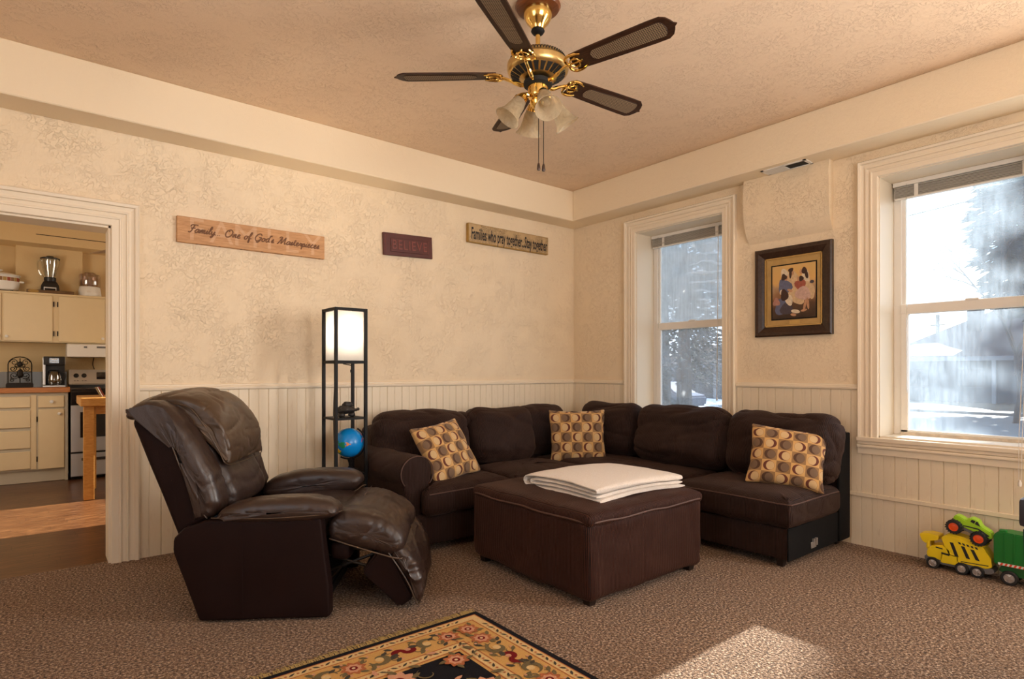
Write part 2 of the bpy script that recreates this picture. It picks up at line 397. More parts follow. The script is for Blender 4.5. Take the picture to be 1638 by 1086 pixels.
def tube(bm, pts, r, segs=8, mi=0, closed=False, cap=True):
    pts = [Vector(p) for p in pts]; n = len(pts); t = bmesh.new(); rings = []
    up = None
    for i, p in enumerate(pts):
        if closed: d = pts[(i + 1) % n] - pts[i - 1]
        else: d = pts[min(i + 1, n - 1)] - pts[max(i - 1, 0)]
        if d.length < 1e-9: d = Vector((0, 0, 1))
        d.normalize()
        if up is None:
            up = Vector((0, 0, 1)) if abs(d.z) < 0.9 else Vector((1, 0, 0))
        s = d.cross(up)
        if s.length < 1e-6: s = d.cross(Vector((0.3, 1, 0.2)))
        s.normalize(); up = s.cross(d).normalized()
        rr = r[i] if isinstance(r, (list, tuple)) else r
        rings.append([t.verts.new(p + rr * (cos(2 * pi * k / segs) * s + sin(2 * pi * k / segs) * up)) for k in range(segs)])
    m = n if closed else n - 1
    for i in range(m):
        a, b = rings[i], rings[(i + 1) % n]
        for k in range(segs):
            t.faces.new((a[k], a[(k + 1) % segs], b[(k + 1) % segs], b[k]))
    if cap and not closed:
        t.faces.new(rings[0][::-1]); t.faces.new(rings[-1])
    return merge(bm, t, None, mi)
def catmull(pts, k=6, closed=False):
    P = [Vector(p) for p in pts]; n = len(P); out = []
    rng = range(n) if closed else range(n - 1)
    for i in rng:
        g = (lambda j: P[j % n]) if closed else (lambda j: P[max(0, min(n - 1, j))])
        a, b, c, d = g(i - 1), g(i), g(i + 1), g(i + 2)
        for s in range(k):
            t = s / k
            out.append(0.5 * ((2 * b) + (c - a) * t + (2 * a - 5 * b + 4 * c - d) * t * t + (3 * b - a - 3 * c + d) * t ** 3))
    if not closed: out.append(P[-1])
    return out
def prism(bm, poly, mapf, h0, h1, mi=0, bev=0.0):
    """extrude the 2D polygon between h0 and h1; mapf(u,v,h)->xyz"""
    t = bmesh.new()
    a = [t.verts.new(mapf(u, v, h0)) for u, v in poly]; b = [t.verts.new(mapf(u, v, h1)) for u, v in poly]
    t.faces.new(a); t.faces.new(b[::-1]); n = len(poly)
    for i in range(n): t.faces.new((a[i], b[i], b[(i + 1) % n], a[(i + 1) % n]))
    if bev:
        bmesh.ops.recalc_face_normals(t, faces=t.faces)
        bmesh.ops.bevel(t, geom=[e for e in t.edges if e.calc_face_angle(0) > 0.5], offset=bev, segments=2, affect='EDGES')
    return merge(bm, t, None, mi)
def bumpy(co, amp, sc, seed=0.0):
    p = Vector((co.x * sc + seed, co.y * sc - seed, co.z * sc + seed * 0.7))
    return amp * noise.noise(p)
def wrinkle(co, amp, sc, seed=0.0, ax=(1, 1, 1), k=5.5):
    p = Vector((co.x * sc * ax[0] + seed, co.y * sc * ax[1] + seed * 1.3, co.z * sc * ax[2] - seed))
    n = noise.noise(p + 0.6 * Vector((noise.noise(p * 0.7), noise.noise(p * 0.7 + Vector((5, 5, 5))), 0)))
    return -amp * max(0.0, 1 - abs(n) * k) ** 2
def displace(bm, fn):
    bm.normal_update()
    nn = [(v, v.normal.copy(), v.co.copy()) for v in bm.verts]
    for v, n, c in nn: v.co = c + n * fn(c)
def softbox(hx, hy, hz, r, n=16, crown=(0.0, 0.0, 0.0), uv=False):
    """rounded box centred at the origin. crown = bulge (m) of the faces along x, y, z"""
    t = bmesh.new(); bmesh.ops.create_cube(t, size=2.0)
    bmesh.ops.subdivide_edges(t, edges=t.edges[:], cuts=n, use_grid_fill=True)
    H = (hx, hy, hz)
    for v in t.verts:
        p = list(v.co)
        q = []
        for i in range(3):
            s = p[i]; s = math.copysign(1 - (1 - abs(s)) ** 1.35, s)   # crowd points to the edges
            q.append(s * H[i])
        P = Vector(q); I = Vector([max(-(H[i] - r), min(H[i] - r, P[i])) for i in range(3)])
        d = P - I
        if d.length > 1e-9: P = I + d.normalized() * r
        for i in range(3):
            if crown[i]:
                j, k = [a for a in range(3) if a != i]
                w = max(0, 1 - (P[j] / H[j]) ** 2) * max(0, 1 - (P[k] / H[k]) ** 2)
                P[i] += crown[i] * (w ** 0.6) * (P[i] / H[i])
        v.co = P
    if uv:
        l = t.loops.layers.uv.new('UVMap')
        for f in t.faces:
            for lp in f.loops:
                c = lp.vert.co; lp[l].uv = (c.x / (2 * hx) + 0.5, c.z / (2 * hz) + 0.5)
    return t
def resample(poly, n):
    P = [Vector((a, b)) for a, b in poly]; L = [0]
    for i in range(len(P)): L.append(L[-1] + (P[(i + 1) % len(P)] - P[i]).length)
    out = []; tot = L[-1]
    j = 0
    for k in range(n):
        s = tot * k / n
        while L[j + 1] < s: j += 1
        a, b = P[j % len(P)], P[(j + 1) % len(P)]
        out.append(a + (b - a) * ((s - L[j]) / max(1e-9, L[j + 1] - L[j])))
    return out
def puff(bm, poly, mapf, v0, v1, r, n=64, secs=18, smooth=2, mi=0, bulge=0.0, cr=9.0):
    """pillow-like extrusion: outline poly (u,w) swept from v0 to v1, edges rounded by r, outline swelling by bulge mid-way"""
    P = []
    for i in range(len(poly)):      # keep the rounding of long-edged corners local
        a = Vector(poly[i]); c = Vector(poly[(i + 1) % len(poly)]); L = (c - a).length
        P.append((a.x, a.y))
        if L > 2.5 * cr: e = (c - a) / L * cr; P += [(a.x + e.x, a.y + e.y), (c.x - e.x, c.y - e.y)]
    for _ in range(smooth):
        Q = []
        for i in range(len(P)):
            a = P[i]; b = P[(i + 1) % len(P)]
            Q += [(a[0] * .75 + b[0] * .25, a[1] * .75 + b[1] * .25), (a[0] * .25 + b[0] * .75, a[1] * .25 + b[1] * .75)]
        P = Q
    P = resample(P, n)
    area = sum(P[i].x * P[(i + 1) % n].y - P[(i + 1) % n].x * P[i].y for i in range(n))
    if area < 0: P = P[::-1]
    N = []
    for i in range(n):
        d = P[(i + 1) % n] - P[i - 1]; d.normalize(); N.append(Vector((-d.y, d.x)))   # inward
    cen = sum(P, Vector((0, 0))) / n
    st = []
    K = 6
    for i in range(K + 1):
        th = pi / 2 * i / K; st.append((v0 + r * (1 - cos(th)), r * (1 - sin(th))))
    for i in range(1, secs):
        s = i / secs; st.append((v0 + r + (v1 - v0 - 2 * r) * s, -bulge * sin(pi * s)))
    for i in range(K, -1, -1):
        th = pi / 2 * i / K; st.append((v1 - r * (1 - cos(th)), r * (1 - sin(th))))
    t = bmesh.new(); rings = []
    for v, ins in st:
        rings.append([t.verts.new(mapf(p.x + q.x * ins, p.y + q.y * ins, v)) for p, q in zip(P, N)])
    for a, b in zip(rings, rings[1:]):
        for i in range(n):
            t.faces.new((a[i], b[i], b[(i + 1) % n], a[(i + 1) % n]))
    # caps: shrink towards the centre line in rings
    for R, rev in ((rings[0], True), (rings[-1], False)):
        prev = R; c = sum((v.co for v in R), Vector()) / n
        for s in (0.72, 0.44, 0.18):
            cur = [t.verts.new(c + (v.co - c) * s) for v in R]
            for i in range(n): t.faces.new((prev[i], prev[(i + 1) % n], cur[(i + 1) % n], cur[i]))
            prev = cur
        t.faces.new(prev)
    bmesh.ops.recalc_face_normals(t, faces=t.faces)
    return merge(bm, t, None, mi)
def text_bm(s, size=1.0, extrude=0.0, sx=1.0, shear=0.0, space=1.0, off=0.0, align='CENTER'):
    cu = bpy.data.curves.new('t', 'FONT'); cu.body = s; cu.size = size; cu.extrude = extrude; cu.shear = shear
    cu.align_x = align; cu.align_y = 'CENTER'; cu.space_character = space; cu.resolution_u = 3; cu.offset = off
    o = bpy.data.objects.new('t', cu); COL.objects.link(o)
    dg = bpy.context.evaluated_depsgraph_get(); dg.update()
    me = bpy.data.meshes.new_from_object(o.evaluated_get(dg)); t = bmesh.new(); t.from_mesh(me)
    t.transform(Matrix.Diagonal((sx, 1, 1, 1)))
    bpy.data.objects.remove(o, do_unlink=True); bpy.data.curves.remove(cu); bpy.data.meshes.remove(me)
    return t
XZ = lambda y: (lambda u, v, h: (u, y + h, v))
def on_left_wall(x, y, z):      # text plane facing -y
    return Matrix.Translation((x, y, z)) @ Matrix.Rotation(radians(90), 4, 'X')
def on_right_wall(x, y, z):     # text plane facing -x
    return Matrix.Translation((x, y, z)) @ Matrix.Rotation(radians(-90), 4, 'Z') @ Matrix.Rotation(radians(90), 4, 'X')

# ------------------------------------------------------------------ THE ROOM
ZC, ZS = 2.999, 2.70
def struct(name, bm, m, smooth=False):
    o = finish(bm, name, m, smooth=smooth); o['kind'] = 'structure'; return o
b = B(); box(b, (-6.3, -6.7, -0.12), (0.0, 0.045, 0.0)); struct('floor', b, M['carpet'])
b = B(); box(b, (-6.3, 0.045, -0.12), (-1.6, 4.4, -0.004)); struct('floor', b, M['woodfloor'])
b = B(); box(b, (-6.3, -6.7, ZC), (0.3, 0.2, ZC + 0.15)); struct('ceiling', b, M['ceil'])
b = B(); box(b, (-6.3, 0.2, 2.95), (-1.6, 4.4, 3.1)); struct('ceiling', b, M['kwall'])
def wall_with_holes(bm, axis, c0, c1, a0, a1, holes, z1):
    """slab between c0..c1 on axis, running a0..a1 on the other axis, holes = (h0,h1,z0,z1)"""
    def bx(p, q, za, zb):
        if q - p < 1e-4 or zb - za < 1e-4: return
        if axis == 'y': box(bm, (p, c0, za), (q, c1, zb))
        else: box(bm, (c0, p, za), (c1, q, zb))
    cur = a0
    for h0, h1, za, zb in sorted(holes):
        bx(cur, h0, 0, z1); bx(h0, h1, 0, za); bx(h0, h1, zb, z1); cur = h1
    bx(cur, a1, 0, z1)
DOOR = (-5.02, -4.072, 0, 2.105)
W1 = (-1.743, -0.833, 0.75, 2.51); W2 = (-3.812, -2.902, 0.75, 2.51); W3 = (-5.65, -4.75, 0.75, 2.51)
b = B(); wall_with_holes(b, 'y', 0.0, 0.2, -6.3, 0.3, [DOOR], ZC); struct('wall_left', b, M['wall'])
b = B(); wall_with_holes(b, 'x', 0.0, 0.3, -6.7, 0.0, [W1, W2, W3], ZC); struct('wall_right', b, M['wall'])
b = B(); wall_with_holes(b, 'y', -6.7, -6.58, -6.3, 0.0, [(-4.3, -2.3, 0.85, 2.65)], ZC); struct('wall_south', b, M['wall'])
b = B(); wall_with_holes(b, 'x', -6.3, -6.18, -6.58, 0.0, [(-4.2, -2.6, 0.85, 2.65)], ZC); struct('wall_west', b, M['wall'])
b = B(); box(b, (-6.3, 4.28, 0), (-1.6, 4.4, 2.95)); box(b, (-4.62, 4.17, 1.9), (-4.016, 4.28, 2.95)); struct('wall_kitchen', b, M['kwall'])
b = B(); wall_with_holes(b, 'x', -1.72, -1.6, 0.2, 4.28, [(1.15, 2.35, 0.95, 2.2)], 2.95); struct('wall_kitchen_east', b, M['kwall'])
b = B(); box(b, (-6.3, 0.2, 0), (-6.18, 4.28, 2.95)); struct('wall_kitchen_west', b, M['kwall'])
b = B(); box(b, (-6.18, 3.90, 2.61), (-1.72, 4.28, 2.95)); struct('trim_kitchen_soffit', b, M['kwall'])
# soffits round the room
b = B(); box(b, (-6.18, -0.242, ZS), (0.0, 0.0, ZC), 0.006, 1); struct('trim_1', b, M['soffit'])
b = B(); box(b, (-0.262, -6.58, ZS), (0.0, -0.242, ZC), 0.006, 1); struct('trim_2', b, M['soffit'])
# sloping plaster duct cover under the soffit
def duct():
    b = B(); prof = [(0.0, ZS), (-0.072, ZS), (-0.076, 2.62), (-0.078, 2.5), (-0.076, 2.42), (-0.066, 2.35), (-0.046, 2.285), (-0.020, 2.235), (0.0, 2.205)]
    t = bmesh.new(); N = 14; R = []
    for i in range(N + 1):
        y = -1.962 - 0.648 * i / N
        R.append([t.verts.new((x + (noise.noise(Vector((y * 6, z * 6, 1))) * 0.006 if -0.07 < x < -0.001 else 0), y + 0.0015 * sin(z * 20) - 0.05 * max(0, (2.40 - z)) * (1 if i == 0 else -0.2 if i == N else 0), z)) for x, z in prof])
    for a, c in zip(R, R[1:]):
        for k in range(len(prof) - 1): t.faces.new((a[k], a[k + 1], c[k + 1], c[k]))
        t.faces.new((a[-1], a[0], c[0], c[-1]))
    t.faces.new(R[0]); t.faces.new(R[-1][::-1])
    merge(b, t); o = finish(b, 'trim_3', M['wall'], smooth=True); o['kind'] = 'structure'
duct()
# beadboard wainscot
def grooved(bm, axis, face, sign, a0, a1, z0, z1, th=0.012, pitch=0.0675, phase=0.0):
    """boards from a0 to a1 on a wall plane at `face`; grooves cut every pitch, every other one deeper"""
    pts = [(a0, th)]
    k = math.ceil((a0 - phase) / pitch)
    while phase + k * pitch < a1 - 0.004:
        g = phase + k * pitch
        if g > a0 + 0.004:
            d = 0.007 if k % 2 == 0 else 0.0035
            pts += [(g - 0.0032, th), (g, th - d), (g + 0.0032, th)]
        k += 1
    pts.append((a1, th))
    t = bmesh.new(); lo, hi = [], []
    for a, h in pts:
        q = face + sign * h
        p = (lambda z: (a, q, z)) if axis == 'y' else (lambda z: (q, a, z))
        lo.append(t.verts.new(p(z0))); hi.append(t.verts.new(p(z1)))
    for i in range(len(pts) - 1): t.faces.new((lo[i], lo[i + 1], hi[i + 1], hi[i]))
    # top, bottom and back
    e = [t.verts.new((a0, face, z1) if axis == 'y' else (face, a0, z1)), t.verts.new((a1, face, z1) if axis == 'y' else (face, a1, z1))]
    t.faces.new(hi + [e[1], e[0]])
    merge(bm, t)
b = B(); grooved(b, 'y', 0.0, -1, -3.925, 0.0, 0.0, 1.085, phase=-0.02); grooved(b, 'y', 0.0, -1, -6.18, -5.17, 0.0, 1.085); struct('trim_4', b, M['bead'])
b = B()
for a0, a1, z1 in ((-0.70, -0.012, 1.085), (-1.872, -0.70, 0.64), (-2.783, -1.872, 1.085), (-3.93, -2.783, 0.64), (-4.63, -3.93, 1.085), (-5.78, -4.63, 0.64), (-6.58, -5.78, 1.085)):
    grooved(b, 'x', 0.0, -1, a0, a1, 0.0, z1, phase=-0.03)
struct('trim_5', b, M['bead'])
b = B(); box(b, (-0.026, -6.58, 0.338), (-0.012, -2.70, 0.366), 0.003, 1); box(b, (-0.026, -2.70, 0.338), (-0.012, -0.05, 0.366), 0.003, 1); struct('baseboard_right', b, M['bead'])
# chair rail
def rail_prof(bm, axis, face, a0, a1):
    pr = [(0, 1.066), (0.016, 1.070), (0.026, 1.076), (0.028, 1.088), (0.022, 1.096), (0.012, 1.099), (0.012, 1.108), (0, 1.110)]
    f = (lambda u, v, h: (h, face - u, v)) if axis == 'y' else (lambda u, v, h: (face - u, h, v))
    prism(bm, pr, f, a0, a1)
b = B(); rail_prof(b, 'y', 0, -3.925, -0.02); rail_prof(b, 'y', 0, -6.18, -5.17); struct('trim_6', b, M['trim'])
b = B()
for a0, a1 in ((-0.695, 0.0), (-2.783, -1.872), (-4.63, -3.93), (-6.58, -5.78)): rail_prof(b, 'x', 0, a0, a1)
struct('trim_7', b, M['trim'])
# casings
CP = [(0.0, 0.0), (0.0, 0.020), (0.004, 0.026), (0.040, 0.026), (0.044, 0.032), (0.052, 0.032), (0.056, 0.020), (0.062, 0.018), (0.078, 0.024), (0.082, 0.032), (0.090, 0.032), (0.094, 0.021),
      (0.104, 0.020), (0.122, 0.026), (0.126, 0.040), (0.142, 0.044), (0.150, 0.036), (0.152, 0.0)]
def casing(bm, axis, face, a0, a1, zb, zt, width):
    s = width / 0.152; rings = []
    for o_, h in CP:
        o = o_ * s
        pth = [(a0 - o, zb), (a0 - o, zt + o), (a1 + o, zt + o), (a1 + o, zb)]
        rings.append([(a, face - h, z) if axis == 'y' else (face - h, a, z) for a, z in pth])
    t = bmesh.new(); V = [[t.verts.new(p) for p in r] for r in rings]
    for a, c in zip(V, V[1:]):
        for i in range(3): t.faces.new((a[i], a[i + 1], c[i + 1], c[i]))
    t.faces.new([r[0] for r in V]); t.faces.new([r[3] for r in V][::-1])
    merge(bm, t)
b = B(); casing(b, 'y', 0.0, DOOR[0], DOOR[1], 0.0, DOOR[3], 0.152); o = finish(b, 'door_1', M['trim'], smooth=False); o['kind'] = 'structure'
b = B(); box(b, (DOOR[1] - 0.012, 0.0, 0), (DOOR[1], 0.2, DOOR[3])); box(b, (DOOR[0], 0.0, 0), (DOOR[0] + 0.012, 0.2, DOOR[3])); box(b, (DOOR[0], 0, DOOR[3] - 0.012), (DOOR[1], 0.2, DOOR[3])); struct('trim_8', b, M['trim'])

def window(n, W, glassmat, lowmat, x=0.25):
    y0, y1, z0, z1 = W
    root = thing('window_%d' % n, None, None, (x, (y0 + y1) / 2, z0)); del_keys = None
    root['kind'] = 'structure'
    b = B(); casing(b, 'x', 0.0, y0, y1, z0, z1, 0.124); finish(b, 'casing', M['trim'], root, smooth=False)
    b = B()   # stool with stepped apron under it
    box(b, (-0.048, y0 - 0.126, z0 - 0.028), (0.0, y1 + 0.126, z0), 0.005); box(b, (-0.034, y0 - 0.124, z0 - 0.050), (0, y1 + 0.124, z0 - 0.026), 0.004)
    box(b, (-0.046, y0 - 0.124, z0 - 0.072), (0, y1 + 0.124, z0 - 0.052), 0.006); box(b, (-0.030, y0 - 0.122, z0 - 0.116), (0, y1 + 0.122, z0 - 0.072), 0.004)
    finish(b, 'stool_and_apron', M['trim'], root, smooth=False)
    b = B()   # reveal boards
    box(b, (0.0, y1 - 0.006, z0), (x + 0.05, y1, z1)); box(b, (0, y0, z0), (x + 0.05, y0 + 0.006, z1)); box(b, (0, y0, z1 - 0.006), (x + 0.05, y1, z1)); box(b, (0, y0, z0), (x + 0.05, y1, z0 + 0.010))
    finish(b, 'reveal', M['trim'], root, smooth=False)
    zm0, zm1 = 1.592, 1.66
    b = B()   # outer vinyl frame
    for p, q in (((x, y1 - 0.055, z0 + .01), (x + 0.05, y1 - 0.006, z1 - .006)), ((x, y0 + 0.006, z0 + .01), (x + 0.05, y0 + 0.055, z1 - .006)), ((x, y0 + 0.006, z1 - 0.05), (x + 0.05, y1 - 0.006, z1 - .006))): box(b, p, q, 0.003, 1)
    box(b, (x + 0.012, y1 - 0.078, zm1), (x + 0.045, y1 - 0.05, z1 - .04), 0.003, 1); box(b, (x + 0.012, y0 + 0.05, zm1), (x + 0.045, y0 + 0.078, z1 - .04), 0.003, 1)
    finish(b, 'frame', M['vinyl'], root, smooth=False)
    b = B(); box(b, (x - 0.006, y0 + 0.05, z0 + 0.008), (x + 0.05, y1 - 0.05, z0 + 0.030), 0.004); finish(b, 'sill', M['sash_old'], root, smooth=False)
    b = B()   # lower sash
    box(b, (x - 0.012, y1 - 0.098, z0 + 0.028), (x + 0.02, y1 - 0.052, zm1), 0.004, 1); box(b, (x - 0.012, y0 + 0.052, z0 + 0.028), (x + 0.02, y0 + 0.098, zm1), 0.004, 1)
    box(b, (x - 0.014, y0 + 0.052, zm0), (x + 0.024, y1 - 0.052, zm1), 0.004, 1); box(b, (x - 0.012, y0 + 0.052, z0 + 0.028), (x + 0.02, y1 - 0.052, z0 + 0.045), 0.004, 1)
    yc = (y0 + y1) / 2
    s = finish(b, 'sash', M['vinyl'], root, smooth=False)
    b = B(); box(b, (x - 0.026, yc - 0.035, zm1 - 0.004), (x + 0.004, yc + 0.035, zm1 + 0.008), 0.004); finish(b, 'latch', M['vinyl'], root)
    b = B(); box(b, (x + 0.030, y0 + 0.06, zm1 - .03), (x + 0.034, y1 - 0.06, z1 - 0.045)); finish(b, 'pane', glassmat, root, smooth=False)
    b = B(); box(b, (x + 0.002, y0 + 0.09, z0 + 0.04), (x + 0.006, y1 - 0.09, zm0 + .01)); finish(b, 'pane', lowmat, root, smooth=False)
    return root
window(1, W1, M['pane_w'], M['pane_l']); window(2, W2, M['pane'], M['pane']); window(3, W3, M['pane'], M['pane'])

def blind(W, label, cordlen, wandlen, x=0.225, sag=0.0):
    y0, y1, z0, z1 = W; y0 += 0.014; y1 -= 0.014; zt = z1 - 0.007
    r = thing('mini_blind', label, 'window blind', (x, (y0 + y1) / 2, zt - 0.12), 0, 'raised blinds in the windows')
    b = B(); box(b, (x - 0.022, y0, zt - 0.030), (x + 0.022, y1, zt), 0.003, 1); finish(b, 'headrail', M['vinyl'], r, smooth=False)
    b = B(); z = zt - 0.038
    for i in range(9):
        j = random.uniform(-0.003, 0.003); zz = z - i * 0.0082
        box(b, (x - 0.018 + j, y0 + 0.012 + j, zz - 0.0032), (x + 0.014, y1 - 0.010, zz + 0.0010), mi=0)
        box(b, (x - 0.010, y0 + 0.014, zz - 0.0072), (x + 0.010, y1 - 0.014, zz - 0.0032), mi=1)
    finish(b, 'slat_stack', [M['slat'], M['slatline']], r, smooth=False)
    b = B(); box(b, (x - 0.018, y0 + 0.012, zt - 0.121), (x + 0.014, y1 - 0.010, zt - 0.109), 0.004); finish(b, 'bottom_rail', M['vinyl'], r)
    for f in (0.16, 0.80):
        yy = y1 - (y1 - y0) * f
        b = B(); box(b, (x - 0.0205, yy - 0.012, zt - 0.112), (x - 0.0185, yy + 0.012, zt - 0.032)); finish(b, 'ladder_tape', M['cordstring'], r, smooth=False)
    b = B(); yy = y1 - 0.085; tube(b, [(x - 0.026, yy, zt - 0.02), (x - 0.027, yy, zt - 0.06), (x - 0.024, yy - 0.004, zt - wandlen)], 0.0035, 6); finish(b, 'tilt_wand', M['clear'], r)
    b = B(); yy = y0 + 0.16
    tube(b, [(x - 0.024, yy, zt - 0.028), (x - 0.026, yy + 0.004, zt - 0.5 * cordlen), (x - 0.024, yy + 0.012, zt - cordlen)], 0.0016, 5)
    tube(b, [(x - 0.024, yy - 0.006, zt - 0.028), (x - 0.026, yy, zt - 0.5 * cordlen), (x - 0.024, yy + 0.010, zt - cordlen)], 0.0016, 5)
    box(b, (x - 0.028, yy - 0.012, zt - 0.034), (x - 0.020, yy + 0.012, zt - 0.022))
    cd_ = finish(b, 'lift_cord', M['cordstring'], r)
    b = B(); lathe(b, [(0.002, 0.02), (0.006, 0.012), (0.007, -0.012), (0, -0.013)], 8, Matrix.Translation((x - 0.024, yy + 0.011, zt - cordlen))); finish(b, 'tassel', M['white'], cd_)
    return r
random.seed(3)
blind(W1, 'narrow raised blind at the top of the window behind the sofa', 1.55, 0.9)
r = blind(W2, 'raised blind at the top of the large window above the toy trucks', 1.62, 1.45)
# its pull cord hangs forward over the window stool
b = B(); yy = -3.64
for d in (0, -0.018): tube(b, [(0.17, yy - 0.02 + d, 2.46), (-0.055, yy + d * .8, 0.80), (-0.058, yy + d * .6, 0.56)], 0.0016, 5)
finish(b, 'lift_cord', M['cordstring'], r)
b = B(); lathe(b, [(0.002, 0.03), (0.010, 0.012), (0.008, -0.008), (0, -0.01)], 8, Matrix.Translation((-0.058, -3.645, 0.548))); finish(b, 'tassel', M['vinyl'], r)

# vent register on the soffit's underside
r = thing('air_vent', 'white metal air vent in the soffit above the framed picture', 'air vent', (-0.125, -2.34, ZS - 0.008))
b = B(); t = 0.006
for p, q in (((-0.205, -2.505, ZS - t), (-0.190, -2.175, ZS)), ((-0.090, -2.505, ZS - t), (-0.078, -2.175, ZS)), ((-0.205, -2.505, ZS - t), (-0.078, -2.485, ZS)), ((-0.205, -2.195, ZS - t), (-0.078, -2.175, ZS)), ((-0.205, -2.345, ZS - t), (-0.078, -2.338, ZS))): box(b, p, q)
finish(b, 'frame', M['vinyl'], r, smooth=False)
b = B()
for i in range(12): box(b, (-0.187 + i * 0.0082, -2.338, ZS - 0.006), (-0.183 + i * 0.0082, -2.195, ZS - 0.001))
finish(b, 'louver', M['vinyl'], r, smooth=False)
b = B(); box(b, (-0.191, -2.486, ZS - 0.002), (-0.089, -2.344, ZS - 0.0002)); box(b, (-0.191, -2.338, ZS - 0.0012), (-0.089, -2.194, ZS - 0.0002)); finish(b, 'opening', M['slot'], r, smooth=False)

# ------------------------------------------------------------------ WALL SIGNS
# a small pen-stroke alphabet for the script lettering: strokes on a grid, x-height 1, ascender 2
PEN = {
 'F': (1.5, [[(0.1, 1.5), (0.3, 2.0), (1.0, 2.1), (1.8, 2.05)], [(1.0, 2.05), (0.85, 1.2), (0.65, 0.3), (0.35, -0.05), (0.0, 0.15)], [(0.3, 1.1), (0.9, 1.15), (1.4, 1.2)]]),
 'O': (2.0, [[(1.1, 2.05), (0.4, 1.7), (0.1, 0.8), (0.5, 0.0), (1.2, 0.1), (1.7, 0.9), (1.6, 1.7), (1.0, 2.05), (0.7, 1.7), (1.0, 1.5)]]),
 'G': (1.9, [[(1.6, 1.6), (1.2, 2.05), (0.5, 1.8), (0.1, 0.9), (0.4, 0.1), (1.0, 0.05), (1.5, 0.6), (1.6, 1.0)], [(1.0, 1.0), (1.7, 1.0), (1.5, 0.2), (1.1, -0.4), (0.6, -0.3)]]),
 'M': (2.6, [[(0.0, 0.0), (0.3, 0.2), (0.7, 1.2), (1.0, 2.0), (1.05, 1.0), (1.1, 0.1), (1.5, 1.0), (2.0, 2.0), (2.0, 1.0), (2.1, 0.1), (2.5, 0.3)], [(0.2, 1.7), (0.5, 2.05), (1.0, 2.0)]]),
 'a': (1.15, [[(0.9, 0.9), (0.5, 1.0), (0.1, 0.5), (0.3, 0.0), (0.7, 0.3), (0.92, 0.95), (0.85, 0.2), (1.15, 0.15)]]),
 'm': (1.6, [[(0.0, 0.2), (0.2, 0.95), (0.2, 0.0)], [(0.2, 0.3), (0.55, 1.0), (0.7, 0.8), (0.68, 0.0)], [(0.68, 0.3), (1.05, 1.0), (1.2, 0.8), (1.18, 0.1), (1.55, 0.2)]]),
 'i': (0.55, [[(0.0, 0.3), (0.2, 0.95), (0.18, 0.1), (0.5, 0.2)], [(0.22, 1.35), (0.26, 1.42)]]),
 'l': (0.65, [[(0.0, 0.3), (0.5, 1.6), (0.42, 2.1), (0.25, 1.6), (0.22, 0.2), (0.6, 0.2)]]),
 'y': (1.1, [[(0.1, 0.95), (0.2, 0.2), (0.5, 0.1), (0.85, 0.95)], [(0.85, 0.95), (0.8, 0.0), (0.5, -0.8), (0.2, -0.6), (0.6, -0.1), (1.1, 0.25)]]),
 '.': (0.5, [[(0.1, 0.0), (0.16, 0.06)]]), ' ': (0.9, []),
 'n': (1.15, [[(0.0, 0.2), (0.2, 0.95), (0.2, 0.0)], [(0.2, 0.3), (0.6, 1.0), (0.78, 0.8), (0.76, 0.1), (1.1, 0.2)]]),
 'e': (0.95, [[(0.0, 0.3), (0.5, 0.6), (0.6, 0.9), (0.35, 1.0), (0.12, 0.5), (0.35, 0.0), (0.9, 0.25)]]),
 'o': (1.1, [[(0.5, 1.0), (0.15, 0.6), (0.25, 0.05), (0.65, 0.1), (0.8, 0.6), (0.5, 1.0), (0.7, 0.85), (1.1, 0.85)]]),
 'f': (0.85, [[(0.1, 0.3), (0.55, 1.6), (0.5, 2.1), (0.3, 1.6), (0.28, 0.0), (0.3, -0.8), (0.5, -0.4), (0.4, 0.2), (0.85, 0.4)]]),
 'd': (1.15, [[(0.85, 0.9), (0.5, 1.0), (0.1, 0.5), (0.3, 0.0), (0.7, 0.3), (0.95, 2.0), (0.85, 0.2), (1.15, 0.2)]]),
 "'": (0.4, [[(0.2, 2.0), (0.12, 1.65)]]),
 's': (0.85, [[(0.0, 0.2), (0.45, 1.05), (0.5, 0.5), (0.4, 0.05), (0.1, 0.1)], [(0.4, 0.05), (0.85, 0.25)]]),
 't': (0.75, [[(0.0, 0.3), (0.35, 1.7), (0.28, 0.2), (0.7, 0.2)], [(0.05, 1.2), (0.6, 1.25)]]),
 'r': (0.85, [[(0.0, 0.2), (0.2, 1.0), (0.3, 0.85), (0.6, 0.9), (0.55, 0.2), (0.85, 0.2)]]),
 'p': (1.1, [[(0.0, 0.3), (0.22, 1.0), (0.15, -0.8)], [(0.2, 0.6), (0.6, 1.0), (0.8, 0.5), (0.5, 0.0), (0.25, 0.1), (1.05, 0.2)]]),
 'c': (0.95, [[(0.65, 0.8), (0.4, 1.0), (0.1, 0.5), (0.35, 0.0), (0.9, 0.25)]]),
}
def pen_text(bm, s, u, r, slant=0.35, sp=1.0, mi=0):
    x = 0; st = []
    for ch in s:
        w, strokes = PEN[ch]
        for k in strokes: st.append([(x + a + slant * c, c) for a, c in k])
        x += w * sp
    for k in st:
        pts = catmull([((a - x / 2) * u, c * u, 0) for a, c in k], 5)
        t = bmesh.new(); tube(t, pts, r, 5); t.transform(Matrix.Diagonal((1, 1, 0.5, 1))); merge(bm, t, None, mi)
    return x * u

